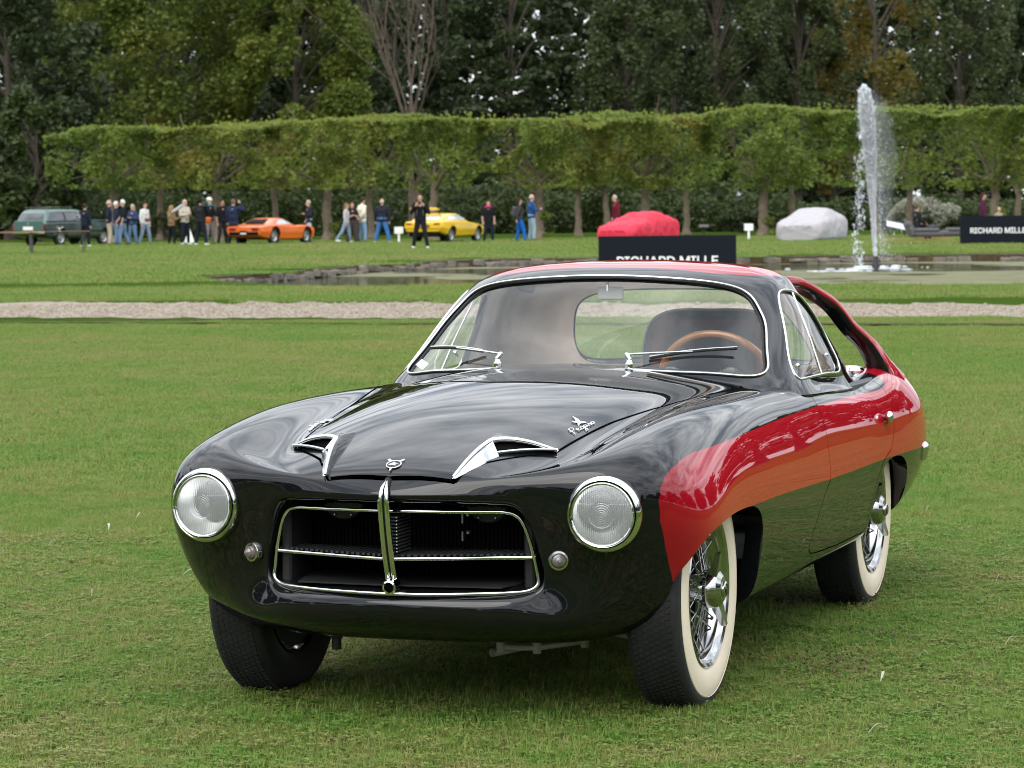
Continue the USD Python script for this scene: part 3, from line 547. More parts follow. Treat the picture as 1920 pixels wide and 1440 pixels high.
# slatted shelf behind the bars and ribbed splitter behind the centre bar: every slat its own piece
for k in range(44):
    y = -.375 + .75 * k / 43; xf = np.interp(abs(y), [0, .2, .37], [.640, .585, .528]) - .012
    obj('shelf_slat', box(xf - .055, y, .486, .11, .0085, .006), 'dark_metal', G)
obj('shelf_plate', place(extrude([(.62, 0), (.60, .11), (.55, .25), (.50, .36), (.36, .36), (.36, -.36), (.50, -.36), (.55, -.25), (.60, -.11)], .004), None, (-.005, 0, .476)), 'grimy_black', G)
for k in range(11):
    obj('splitter_rib', box(.575, 0, .497 + .0095 * k, .11, .030, .0042), 'dark_metal', G)
    obj('splitter_bolt', place(trimesh.creation.icosphere(1, .0028), None, (.632 - .0018 * k * 0, .0155, .497 + .0095 * k)), 'steel', G, smooth=True)
obj('radiator', box(.30, 0, .50, .04, .74, .27), 'black_void', G)
for k in range(60):
    obj('radiator_fin', box(.325, -.36 + .72 * k / 59, .50, .012, .004, .25), 'black_void', G)
for s in (1, -1):
    H = part('horn', G)
    obj('horn_disc', place(lathe([(0, .012), (.03, .014), (.05, .008), (.062, .006), (.066, 0), (.062, -.02)], 32, 'x'), None, (.44, s * .215, .628)), 'dark_metal', H, smooth=35)
    for q in (-.025, .025): obj('horn_bolt', place(trimesh.creation.icosphere(1, .005), None, (.448, s * .215 + q, .577)), 'worn_chrome', H, smooth=True)
    obj('duct_side', box(.44, s * .36, .50, .16, .03, .26, .006), 'grimy_black', G)
for q in (.515, .565):
    obj('hose_clip', box(.36, .13, q + .01, .02, .012, .012, .003), 'steel', G); obj('hose_clip', box(.362, .115, q, .02, .008, .03, .002), 'steel', G)
obj('lower_duct', place(extrude([(.60, .30), (.62, 0), (.60, -.30), (.32, -.36), (.32, .36)], .004), None, (-.02, 0, .398)), 'grimy_black', G)
obj('throat', box(.20, 0, .46, .12, 1.0, .42), 'black_void', coupe)

# bonnet scoops
_top = (bodyA['n'][:, 2] > .25) & (bodyV[:, 2] > .62); _tt = cKDTree(bodyV[_top][:, :2])
def TOPZ(p):
    d, i = _tt.query(p, k=3); w = 1 / (d + 1e-6); return (bodyV[_top][i, 2] * w).sum(1) / w.sum(1)
def scoop(s):
    S = part('bonnet_scoop', coupe)
    Fp, I, T, B = (np.array(p) * [1, s, 1] for p in ((.650, .187, .7075), (.452, .231, .793), (.366, .396, .759), (.478, .252, .757)))
    arch = spline_pts([I, np.array([.430, s * .262, .7955]), np.array([.408, s * .315, .789]), np.array([.388, s * .36, .775]), T], 30)
    low = np.linspace(B, T, 30); low[:, 2] += .004 * np.sin(np.linspace(0, np.pi, 30))
    edge = spline_pts([Fp, Fp * .68 + I * .32 + [0, s * .002, .010], Fp * .3 + I * .7 + [0, s * .002, .010], I], 30)
    obj('scoop_rim', tube(np.vstack([edge[:-1], arch]), np.concatenate([np.linspace(.0045, .0085, 29), np.linspace(.0085, .0055, 30)]), 8), 'chrome', S, smooth=True)
    obj('scoop_lip', tube(low + [.003, 0, .005], .0045, 8), 'chrome', S, smooth=True)
    obj('scoop_post', tube([I + [.004, 0, 0], B + [.002, s * .006, -.004]], .006, 8), 'chrome', S, smooth=True)
    base = np.linspace(Fp + [0, s * .006, -.004], B + [.006, s * .012, -.004], 30)
    v = np.vstack([edge, base]); f = [(i, i + 1, 31 + i) for i in range(29)] + [(i, 31 + i, 30 + i) for i in range(29)]
    obj('scoop_cheek', (v, np.array(f)), 'chrome', S, smooth=True)
    v = np.vstack([arch - [.018, 0, .004], low - [.018, 0, .012]]); f = [(i, i + 1, 31 + i) for i in range(29)] + [(i, 31 + i, 30 + i) for i in range(29)]
    obj('scoop_mouth', (v, np.array(f)), 'black_void', S)
    # the raised skin that runs from the rim back into the bonnet
    rows = []
    tip = np.vstack([edge, arch[1:]]); n = len(tip)
    tgt = tip + np.stack([-np.interp(np.arange(n), [0, 28, n - 1], [.01, .15, .03]), -s * np.interp(np.arange(n), [0, 14, 28, n - 1], [.012, .03, .03, .01]), np.zeros(n)], 1)
    lift = tip[:, 2] - TOPZ(tip[:, :2])
    for w in np.linspace(0, 1, 12):
        p = tip * (1 - w) + tgt * w; e = w * w * (3 - 2 * w); p[:, 2] = TOPZ(p[:, :2]) + (lift + .003) * (1 - e) - .003; rows.append(p)
    X = np.array(rows); f = grid_faces(12, n, False)
    fn = np.cross(X.reshape(-1, 3)[f[:, 1]] - X.reshape(-1, 3)[f[:, 0]], X.reshape(-1, 3)[f[:, 2]] - X.reshape(-1, 3)[f[:, 0]])
    if fn[:, 2].sum() < 0: f = f[:, ::-1]
    obj('scoop_skin', (X.reshape(-1, 3), f), 'black_paint', S, smooth=True)
scoop(1); scoop(-1)

# emblem, badges, script
def on_body(p):
    i = cKDTree(bodyV).query(p)[1]; return bodyV[i], bodyA['n'][i]
c, n = on_body((.607, 0, .733)); R = np.stack([np.cross(n, [0, 0, 1.0]) / np.linalg.norm(np.cross(n, [0, 0, 1.0])), np.zeros(3), n], 1); R[:, 0] = [0, 1, 0]; R[:, 1] = np.cross(n, R[:, 0])
E = part('emblem', coupe)
obj('emblem_disc', place(lathe([(.0, .003), (.020, .003), (.021, 0)], 36), R, c), 'black_paint', E)
obj('emblem_ring', place(tube(np.stack([.0205 * np.cos(np.arange(40) * np.pi / 20), .0205 * np.sin(np.arange(40) * np.pi / 20), np.full(40, .003)], 1), .0019, 6, closed=True), R, c), 'chrome', E, smooth=True)
for a, l in ((math.radians(48), .014), (math.radians(132), .014), (math.radians(270), .019)):
    u = np.array([math.cos(a), math.sin(a)]); q = np.array([-u[1], u[0]])
    pol = [u * .020 + q * .004, u * .020 - q * .004, u * (.02 + l) - q * .0032 * (a < 4), u * (.02 + l) + q * .0032 * (a < 4) + u * .001]
    obj('emblem_ray', place(extrude(shapely.Polygon(pol).buffer(.0004), .005), R, c), 'chrome', E)
obj('winged_horse', place(extrude([(-.015, -.004), (-.010, .002), (-.006, .004), (-.004, .012), (.002, .008), (.000, .006), (.007, .007), (.002, .003), (.011, .002), (.016, -.002), (.009, -.001), (.004, -.005), (.010, -.009), (.001, -.007), (-.004, -.004), (-.008, -.008)], .0045), R, c), 'chrome', E)
SCRIPT = [[(0,-.2),(.12,.2),(.25,1.0),(.45,1.12),(.62,.95),(.55,.7),(.3,.55),(.1,.6)],[(.62,.28),(.8,.36),(.86,.5),(.74,.58),(.64,.4),(.70,.12),(.86,.1),(1.0,.25)],[(1.32,.5),(1.18,.58),(1.05,.35),(1.12,.12),(1.28,.2),(1.34,.5),(1.32,.0),(1.24,-.42),(1.06,-.42),(1.12,-.2),(1.4,.15)],
          [(1.70,.5),(1.55,.58),(1.44,.35),(1.5,.12),(1.64,.2),(1.71,.5),(1.70,.2),(1.78,.1),(1.9,.25)],[(1.9,.25),(2.04,.58),(2.08,.4),(2.14,.2),(2.04,.08),(1.92,.14)],[(2.14,.2),(2.28,.5),(2.42,.56),(2.50,.34),(2.40,.12),(2.26,.18),(2.28,.42),(2.42,.5),(2.62,.46)]]
for s in (1, -1):
    Bd = part('script_badge', coupe)
    ends = [on_body((.200, s * .392, .79)), on_body((.040, s * .412, .806))] if s > 0 else [on_body((-.01, s * .468, .80)), on_body((.14, s * .447, .79))]
    o, nn = ends[0]; u = ends[1][0] - o; Ls = np.linalg.norm(u); u /= Ls; vv = np.cross(nn, u); k = Ls / 2.62
    for st in SCRIPT:
        pp = spline_pts([(a, b) for a, b in st], 40); P3 = o + u * pp[:, :1] * k + vv * (pp[:, 1:] * .024) + nn * .004
        obj('script_letter', tube(P3, .0016, 6), 'chrome', Bd, smooth=True)
    o, nn = on_body((.085, s * .368, .813) if s > 0 else (.02, s * .43, .80)); R = np.stack([u, vv, nn], 1)
    obj('bird_mark', place(extrude([(-.034, -.016), (-.012, -.004), (-.020, .010), (-.012, .014), (-.004, .006), (.010, .014), (.030, .034), (.024, .010), (.014, .000), (.026, -.012), (.018, -.020), (.002, -.010), (-.012, -.012)], .004), R, o), 'chrome', Bd)

# wipers
for s, tip, el in ((-1, [(-1.105, -.506, .972), (-1.04, -.30, .965)], (-1.05, -.41, .985)), (1, [(-1.01, .275, .948), (-1.185, .520, .972)], (-1.10, .40, .968))):
    Wp = part('wiper', coupe); b = np.array([-.955, s * .223, .932])
    obj('pivot', place(lathe([(.014, -.03), (.014, .0), (.010, .005), (.007, .018), (.0, .020)], 20), None, b), 'chrome', Wp, smooth=30)
    kn = b + [-.004, -s * .010, .030]
    obj('knuckle', trimesh.Trimesh(*_hull(np.vstack([trimesh.creation.icosphere(1, .0085).vertices + b + [0, 0, .015], trimesh.creation.icosphere(1, .0075).vertices + kn]))), 'chrome', Wp, smooth=True)
    m = (np.array(tip[0]) + tip[1]) / 2 + [.008, 0, .007]
    obj('arm', tube(spline_pts([kn, kn * .55 + m * .45 + [.0, 0, .001], m], 20), np.linspace(.0045, .0025, 20), 6), 'chrome', Wp, smooth=True)
    bl = spline_pts([tip[0], (np.array(tip[0]) + tip[1]) / 2 + [.006, 0, .006], tip[1]], 20)
    obj('blade', tube(bl, .0048, 6), 'black_rubber', Wp, smooth=True)
    obj('blade_spine', tube(bl + [.002, 0, .0055], .0024, 6), 'chrome', Wp, smooth=True)
obj('tax_disc', place(box(0, 0, 0, .03, .035, .001), ry(.9) @ rz(-.6), (-1.212, -.578, .912)), 'paper', coupe)

# door handle, filler cap, bumper overrider
for s in (1, -1):
    o = np.array([-2.275, s * .790, .677])
    obj('door_handle', trimesh.Trimesh(*_hull(np.vstack([trimesh.creation.icosphere(2, .022).vertices * [1, .7, 1] + o + [0, s * .012, 0], trimesh.creation.icosphere(2, .010).vertices + o + [-.045, s * .006, -.004]]))), 'chrome', doors[0 if s > 0 else 1], smooth=True)
    obj('overrider', trimesh.Trimesh(*_hull(np.vstack([trimesh.creation.icosphere(2, .028).vertices + (-2.98, s * .785, .512), trimesh.creation.icosphere(2, .028).vertices + (-3.14, s * .752, .512), trimesh.creation.icosphere(2, .020).vertices + (-2.98, s * .785, .482)]))), 'chrome', coupe, smooth=True)
c, n = on_body((-2.62, .60, .79))
obj('filler_cap', place(lathe([(.05, -.01), (.05, .012), (.044, .022), (.02, .028), (0, .029)], 32), None, c), 'chrome', coupe, smooth=30)

# cockpit
obj('cockpit_floor', box(-1.9, 0, .30, 1.9, 1.25, .03), 'carpet', coupe)
for s in (1, -1): obj('door_card', box(-1.9, s * .70, .56, 1.4, .03, .50, .01), 'leather_black', coupe)
obj('rear_shelf', box(-2.50, 0, .775, .46, .90, .02, .005), 'tan_trim', coupe)
obj('rear_bulkhead', box(-2.35, 0, .55, .03, 1.2, .5, .01), 'tan_trim', coupe)
D = part('dashboard', coupe)
obj('dash_panel', tube(spline_pts([(-1.33, -.60, .80), (-1.27, -.3, .845), (-1.25, 0, .85), (-1.27, .3, .845), (-1.33, .60, .80)], 30), .055, 14), 'leather_black', D, smooth=True)
for q in (.26, .46): obj('gauge', place(lathe([(.05, 0), (.05, .012), (.044, .012), (0, .010)], 28, 'x'), rz(math.pi), (-1.315, q, .855)), 'worn_chrome', D, smooth=30)
SWh = part('steering_wheel', coupe); c = np.array([-1.56, .36, .835]); R = frame_to((-.88, 0, .47), (0, 0, 1))
an = np.arange(64) * 2 * np.pi / 64
obj('wheel_rim', place(tube(np.stack([.195 * np.cos(an), .195 * np.sin(an), 0 * an], 1), .0135, 10, closed=True), R, c), 'wheel_wood', SWh, smooth=True)
for a in (math.radians(-25), math.radians(205), math.radians(270)): obj('wheel_spoke', tube([place((np.array([[0, 0, 0.]]), np.zeros((0, 3), int)), R, c)[0][0] + R @ np.array([math.cos(a) * q, math.sin(a) * q, -.02 * (1 - q / .19)]) * 1 - 0 * c for q in (.03, .19)], .007, 6), 'steel', SWh, smooth=True)
obj('wheel_hub', place(lathe([(.04, -.03), (.04, 0), (.02, .012), (0, .014)], 24), R, c), 'leather_black', SWh, smooth=30)
obj('steering_column', tube([c, c + R @ [0, 0, -.35]], .02, 10), 'dark_metal', SWh, smooth=True)
St = part('driver_seat', coupe)
def rrect(w, h, r, n=8):
    return shapely.box(-w / 2 + r, -h / 2 + r, w / 2 - r, h / 2 - r).buffer(r, quad_segs=n)
Rs = np.array([[0, .18, -.98], [1, 0, 0], [0, .98, .18]])
def seat_slab(nm, w, h, r, th, off, mat):
    g = rrect(w, h, r); m = extrude(g, th); v, f, _ = meshkit.arrays(m); v = v - [0, 0, th / 2]
    obj(nm, (v @ np.stack([(0, 1, 0), (-.14, 0, .99), (.99, 0, .14)]) + np.array([-2.10, .205, .80]) + np.array([.99, 0, .14]) * off, f), mat, St, smooth=30)
seat_slab('seat_back', .50, .52, .11, .11, 0, 'leather_black')
seat_slab('seat_facing', .43, .45, .09, .03, .055, 'leather_brown')
seat_slab('seat_inset', .33, .40, .06, .03, .066, 'leather_black')
obj('seat_cushion', box(-1.85, .26, .50, .50, .48, .16, .05), 'leather_black', St, smooth=30)
obj('seat_piping', tube([(-2.10 + .14 * 0, .205 + a, .80 + b) for a, b in spline_pts([(-.25, -.1), (-.25, .14), (-.22, .225), (-.14, .262), (.0, .265), (.14, .262), (.22, .225), (.25, .14), (.25, -.1)], 50)] + np.array([.03, 0, 0]), .006, 6), 'steel', St, smooth=True)
obj('passenger_seat', box(-1.95, -.30, .50, .60, .46, .16, .05), 'leather_black', coupe, smooth=30)
Mi = part('mirror', coupe)
obj('mirror_glass', box(-1.476, .01, 1.143, .010, .085, .038, .005), 'reflector', Mi); obj('mirror_back', box(-1.468, .01, 1.143, .010, .092, .045, .005), 'dull_metal', Mi)
obj('mirror_stem', tube([(-1.47, .0, 1.20), (-1.465, .0, 1.15)], .005, 6), 'chrome', Mi)

# wheels
NSP = 36
def wheel(s):
    W = part('wheel', coupe)
    q_ = (lambda m: m) if s > 0 else (lambda m: mirror_y(*m))       # made with the outside towards +y
    o = (lambda m: mirror_y(*m)) if s > 0 else (lambda m: m)         # made with the outside towards -y
    R_, hw = .346, .080
    tread = [(.300, hw - .002), (.318, hw), (.330, hw - .004), (.3375, hw - .012), (.3425, hw - .022), (.3455, hw - .040), (R_, 0), (.3455, -hw + .040), (.3425, -hw + .022), (.330, -hw + .004), (.318, -hw), (.28, -hw - .004), (.245, -hw + .006), (.222, -hw + .02)]
    obj('tyre', o(lathe([(r, -h) for r, h in tread], 96, 'y')), 'tread_rubber', W, smooth=40)
    wall = [(.222, hw - .020), (.228, hw - .006), (.240, hw + .002), (.262, hw + .007), (.285, hw + .006), (.300, hw + .001), (.3085, hw - .0015), (.310, hw + .0015), (.312, hw - .001), (.3135, hw - .004)]
    obj('whitewall', o(lathe([(r, -h) for r, h in wall[::-1]], 96, 'y')), 'whitewall', W, smooth=40)
    # zig-zag tread ribs in five bands: real low blocks
    blocks = []
    for band in range(7):
        h = -.051 + .017 * band
        for k in range(120):
            a = (k + .5 * (band % 2)) * 2 * np.pi / 120; r = R_ + .0005 - .25 * (h / hw) ** 2 * .008
            blocks.append((h, a, r))
    B = np.array(blocks); qx = np.array([[-.0062, -.0058], [.0062, -.0012], [.0062, .0058], [-.0062, .0012]])
    vs, fs = [], []
    for j, (dx, dt) in enumerate(qx):
        for dr in (-.003, .0022):
            an_ = B[:, 1] + dt / R_ * 1.15
            vs.append(np.stack([(B[:, 2] + dr) * np.cos(an_), B[:, 0] + dx, (B[:, 2] + dr) * np.sin(an_)], 1))
    v = np.stack(vs, 1); n = len(B); base = np.arange(n)[:, None] * 8
    quads = [(1, 3, 5, 7)] + [(2 * j, 2 * ((j + 1) % 4), 2 * ((j + 1) % 4) + 1, 2 * j + 1) for j in range(4)]
    f = np.vstack([np.vstack([base + [a, b, c], base + [a, c, d]]) if False else np.vstack([np.hstack([base + a, base + b, base + c]), np.hstack([base + a, base + c, base + d])]) for a, b, c, d in quads])
    obj('tread_blocks', q_((v.reshape(-1, 3), f)), 'tread_rubber', W, kind='stuff')
    rim = [(.226, hw - .012), (.229, hw - .004), (.224, hw + .001), (.214, hw - .004), (.208, hw - .016), (.203, hw - .020), (.200, hw - .036), (.190, hw - .05), (.188, 0), (.190, -.03), (.21, -.06), (.226, -.07)]
    obj('rim', o(lathe([(r, -h) for r, h in rim[::-1]], 80, 'y')), 'wheel_chrome', W, smooth=35)
    obj('brake_drum', o(lathe([(0, .02), (.13, .02), (.15, .03), (.15, .07), (0, .07)], 40, 'y')), 'dark_metal', W, smooth=35)
    obj('inner_disc', o(lathe([(0, .045), (.20, .045), (.215, .055), (.215, .06), (0, .06)], 40, 'y')), 'grimy_black', W)
    hub = [(0, -.075), (.020, -.074), (.032, -.066), (.036, -.05), (.040, -.02), (.052, -.015), (.052, .02)]
    obj('hub', o(lathe(hub, 40, 'y')), 'wheel_chrome', W, smooth=35)
    for k in range(NSP):
        a = k * 2 * np.pi / NSP; lean = math.radians(28) * (1 if k % 2 else -1); outer = k % 4 < 2
        p0 = np.array([.047 * math.cos(a + lean), .058 if outer else -.01, .047 * math.sin(a + lean)])
        p1 = np.array([.197 * math.cos(a), .045 if not outer else .015, .197 * math.sin(a)])
        m = tube([p0, p1], .0024, 5); obj('spoke', m if s > 0 else mirror_y(*m), 'wheel_chrome', W, smooth=True)
        if k % 2 == 0: obj('spoke_nipple', q_(tube([p1 * .965, p1], .0042, 5)), 'wheel_chrome', W)
    K = part('knock_off', W) if False else W
    cap = [(.034, -.066), (.054, -.070), (.058, -.080), (.056, -.096), (.050, -.110), (.036, -.120), (.024, -.122)]
    obj('knock_off', o(lathe(cap[::-1], 40, 'y')), 'wheel_chrome', K, smooth=22)
    obj('knock_off_badge', o(lathe([(0, -.131), (.019, -.130), (.023, -.127), (.024, -.121)], 32, 'y')), 'worn_chrome', K, smooth=30)
    obj('knock_off_centre', o(lathe([(0, -.1325), (.0155, -.1322), (.016, -.130)], 32, 'y')), 'black_paint', K)
    for a in (math.radians(80), math.radians(260)):
        e = np.array([math.cos(a), 0, math.sin(a)]); q = np.array([-e[2], 0, e[0]])
        pts = [e * .040 + q * w_ + [0, h_, 0] for w_ in (-.024, .024) for h_ in (.082, .108)] + [e * .112 + q * w_ + [0, h_, 0] for w_ in (-.009, .009) for h_ in (.106, .122)] + [e * .078 + q * w_ + [0, .112, 0] for w_ in (-.016, .016)]
        obj('wing', q_(_hull(pts)), 'wheel_chrome', K, smooth=25)
    return W
for x, y in ((0, .655), (0, -.610), (-2.34, .650), (-2.34, -.630)):
    W = wheel(1 if y > 0 else -1); xf = UsdGeom.Xformable(W); xf.AddTranslateOp().Set(Gf.Vec3d(x, y, .340)); xf.AddRotateYOp().Set({.655: 7.0, -.61: 40.0, .65: 21.0, -.63: 3.0}[y])
for x in (0, -2.34):
    for s in (1, -1):
        an = np.linspace(0, np.pi + .15, 30); pr = np.stack([x + .385 * np.cos(an), .34 + .385 * np.sin(an)], 1) if x == 0 else np.stack([x + .37 * np.cos(an), .33 + .33 * np.sin(an)], 1)
        pr[:, 1] = np.maximum(pr[:, 1], .34); pr[:, 0] = np.clip(pr[:, 0], x - .37, x + .33)
        a = np.stack([pr[:, 0], np.full(30, s * .40), pr[:, 1]], 1); b = np.stack([pr[:, 0], np.full(30, s * .66), np.minimum(pr[:, 1], .70)], 1); a[:, 2] = np.minimum(a[:, 2], .70)
        v = np.vstack([a, b, [[x, s * .40, .3]]]); f = [(i, i + 1, 31 + i) for i in range(29)] + [(i, 31 + i, 30 + i) for i in range(29)] + [(60, i, i + 1) for i in range(29)]
        obj('wheel_well', (v, np.array(f)), 'black_void', coupe)
# underside: track rods, exhaust, pipes
obj('tow_eye', tube([(.05, .09, .138), (-.08, .16, .145)], .013, 12, cap=False), 'dull_metal', coupe, smooth=True)
obj('track_rod', tube(spline_pts([(.06, .12, .160), (.02, .20, .152), (-.02, .27, .158), (-.06, .34, .166)], 20), .0085, 8), 'dull_metal', coupe, smooth=True)
for p in ((.06, .12, .162), (.01, .215, .153), (-.06, .34, .166)): obj('rod_joint', place(lathe([(0, -.02), (.012, -.018), (.014, 0), (.012, .018), (0, .02)], 12), None, p), 'dull_metal', coupe, smooth=30)
obj('drain_plug', place(lathe([(0, -.055), (.014, -.052), (.014, -.02), (.019, -.018), (.019, .02)], 14), None, (.25, -.318, .215)), 'dark_metal', coupe, smooth=30)
obj('steering_arm', tube([(-.03, .42, .20), (-.08, .56, .17)], .009, 8), 'dull_metal', coupe, smooth=True)
obj('front_axle_beam', tube([(0, -.5, .30), (0, .5, .30)], .03, 8), 'grimy_black', coupe); obj('rear_axle_beam', tube([(-2.34, -.5, .33), (-2.34, .5, .33)], .045, 8), 'grimy_black', coupe)
# ------------------------------------------------------------------ ground, path, pond
def noise_nodes(prefix, scale, detail=4.0, vec='g.position', rough=0.55):
    return {prefix: ('noise_texture', {'scale': scale, 'detail': detail, 'roughness': rough})}, [(vec, prefix + '.vector')]
GRASS_RAMP = [(0.00, (.270, .215, .105)), (0.18, (.195, .220, .060)), (0.42, (.112, .205, .034)), (0.66, (.066, .150, .020)), (0.95, (.030, .085, .011))]
def grass_material(name, blades):
    nodes = {'g': ('geometry', {}), 'n1': ('noise_texture', {'scale': .55, 'detail': 5.0, 'roughness': .62}), 'n2': ('noise_texture', {'scale': 3.1, 'detail': 3.0, 'roughness': .6}),
             'm0': ('mix_float', {'fac': .42}), 'n0': ('noise_texture', {'scale': .10, 'detail': 3.0}), 'mm': ('mix_float', {'fac': .32}), 'm': ('math', {'math_type': 'multiply_add', 'value2': 1.45, 'value3': -.20}), 'r': ('rgb_ramp', {'ramp': GRASS_RAMP}), 'p': ('principled_bsdf', {'roughness': .65, 'specular_ior_level': .16 if blades else .0})}
    links = [('g.position', 'n1.vector'), ('g.position', 'n2.vector'), ('g.position', 'n0.vector'), ('n1.fac', 'm0.a'), ('n2.fac', 'm0.b'), ('m0.result', 'mm.a'), ('n0.fac', 'mm.b'), ('mm.result', 'm.value1')]
    if blades:
        nodes |= {'ri': ('math', {'math_type': 'multiply_add', 'value2': .52, 'value3': -.24}), 'n4': ('noise_texture', {'scale': 16.0, 'detail': 3.0, 'roughness': .7}), 'c4': ('math', {'math_type': 'multiply_add', 'value2': .95, 'value3': -.475}), 'a0': ('math', {'math_type': 'add'}), 'ad': ('math', {'math_type': 'add'}), 'tr': ('translucent_bsdf', {}), 'x': ('mix_closure', {'fac': .28})}
        links += [('g.random_per_island', 'ri.value1'), ('g.position', 'n4.vector'), ('n4.fac', 'c4.value1'), ('c4.value', 'a0.value1'), ('ri.value', 'a0.value2'), ('m.value', 'ad.value1'), ('a0.value', 'ad.value2'), ('ad.value', 'r.fac'), ('r.color', 'p.base_color'), ('r.color', 'tr.color'), ('p.BSDF', 'x.closure1'), ('tr.BSDF', 'x.closure2')]
        M[name] = usdkit.material(stage, '/World/Looks/' + name, nodes, links, surface='x.closure')
    else:
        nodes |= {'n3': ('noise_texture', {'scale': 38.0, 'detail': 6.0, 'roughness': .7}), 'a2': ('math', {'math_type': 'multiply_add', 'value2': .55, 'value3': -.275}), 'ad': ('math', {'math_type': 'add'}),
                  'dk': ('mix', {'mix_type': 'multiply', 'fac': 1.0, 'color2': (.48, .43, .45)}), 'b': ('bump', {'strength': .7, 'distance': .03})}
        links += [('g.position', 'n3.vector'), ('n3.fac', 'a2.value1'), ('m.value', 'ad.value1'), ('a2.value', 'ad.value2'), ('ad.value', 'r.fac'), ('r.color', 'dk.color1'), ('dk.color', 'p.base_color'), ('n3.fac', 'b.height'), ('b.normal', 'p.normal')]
        M[name] = usdkit.material(stage, '/World/Looks/' + name, nodes, links, surface='p.BSDF')
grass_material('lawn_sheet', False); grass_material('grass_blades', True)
pbr('gravel', (.29, .248, .195), .9, spec=.1, noise=(55, .5), bump=(120, .8, .012))
pbr('soil', (.075, .055, .032), .95, spec=.1, noise=(12, .5))
pbr('pond_stone', (.15, .13, .105), .85, noise=(5, .45), bump=(18, .8, .03))
M['pond_water'] = usdkit.material(stage, '/World/Looks/pond_water', {
    'g': ('geometry', {}), 'mp': ('mapping', {'scale': (1.6, 5.0, 1.0)}), 'n': ('noise_texture', {'scale': 1.4, 'detail': 3.0}), 'b': ('bump', {'strength': .10, 'distance': .05}),
    'p': ('principled_bsdf', {'base_color': (.016, .020, .009), 'roughness': .04, 'ior': 1.33})},
    [('g.position', 'mp.vector'), ('mp.vector', 'n.vector'), ('n.fac', 'b.height'), ('b.normal', 'p.normal')], surface='p.BSDF')
pbr('duckweed', (.105, .105, .036), .8, noise=(1.2, .45))

def gpts(pix, z=0.0): return [tuple(ground_at(px, py, z)[:2]) for px, py in pix]
far_bank = [(346,522),(420,517),(500,512),(600,504),(700,496),(800,490),(900,486),(1000,484),(1150,483),(1380,482),(1550,479),(1750,477),(1920,475),(2150,473)]
near_bank = [(2150,532),(1920,533),(1550,536),(1200,539),(900,538),(820,538),(700,538),(600,536),(500,532),(420,528),(362,525)]
POND = shapely.Polygon(spline_pts(np.array(gpts(far_bank) + gpts(near_bank)), 220, closed=True)).buffer(0)
def flat(poly, z):
    v, f = trimesh.creation.triangulate_polygon(poly, engine='earcut'); v = np.column_stack([v, np.full(len(v), z)])
    n = np.cross(v[f[:, 1]] - v[f[:, 0]], v[f[:, 2]] - v[f[:, 0]])[:, 2]
    f[n < 0] = f[n < 0][:, ::-1]; return v, f
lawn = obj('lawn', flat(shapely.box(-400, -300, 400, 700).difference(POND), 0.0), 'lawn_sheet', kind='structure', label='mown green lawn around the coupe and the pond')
WATER_Z = -.20
obj('pond_water', flat(POND.buffer(.4), WATER_Z), 'pond_water', kind='structure', label='shallow ornamental pond behind the coupe')
ring = np.array(POND.exterior.coords)[:-1]
bank = np.vstack([np.column_stack([ring, np.full(len(ring), -.002)]), np.column_stack([ring, np.full(len(ring), -.6)])]); k = len(ring); i = np.arange(k); j = (i + 1) % k
obj('pond_bank', (bank, np.vstack([np.stack([i, j, k + j], 1), np.stack([i, k + j, k + i], 1)])), 'soil', kind='structure', label='earth bank at the edge of the pond')
# gravel walk, seen edge to edge
edge_f, edge_n = [ground_at(px, py) for px, py in ((-400,567),(0,567.5),(480,568.5),(960,569.5),(1440,570),(1920,570.5),(2400,571))], [ground_at(px, py) for px, py in ((-400,597),(0,597),(480,596.5),(960,596),(1440,595.5),(1920,595),(2400,594.5))]
def wavy(p, n, amp, seed):
    q = spline_pts(p, n); q[:, 1] += amp * (meshkit.fbm(np.column_stack([q[:, 0] * 2.6, np.zeros(n), np.full(n, seed)]), 4, seed) - .5) * 2; return q
WALK = shapely.Polygon(np.vstack([wavy(edge_f, 500, 1.1, 3)[:, :2], wavy(edge_n, 500, .6, 5)[::-1][:, :2]])).buffer(0)
obj('gravel_walk', flat(WALK, .004), 'gravel', kind='structure', label='pale gravel walk crossing behind the coupe')
fur = wavy([ground_at(px, py) for px, py in ((-400,606.5),(0,607),(480,609),(960,610.5),(1440,611),(1920,611.5),(2400,612))], 400, .12, 9)
wd = .10 + .55 * np.clip(meshkit.fbm(np.column_stack([fur[:, 0] * .9, np.zeros(400), np.full(400, 2.)]), 4, 21) - .35, 0, 1)
obj('soil_furrow', flat(shapely.Polygon(np.vstack([fur[:, :2] + np.column_stack([np.zeros(400), wd]), (fur[:, :2] - np.column_stack([np.zeros(400), wd * .6]))[::-1]])).buffer(0), .030), 'soil', kind='structure', label='thin brown furrow in the lawn in front of the gravel walk')
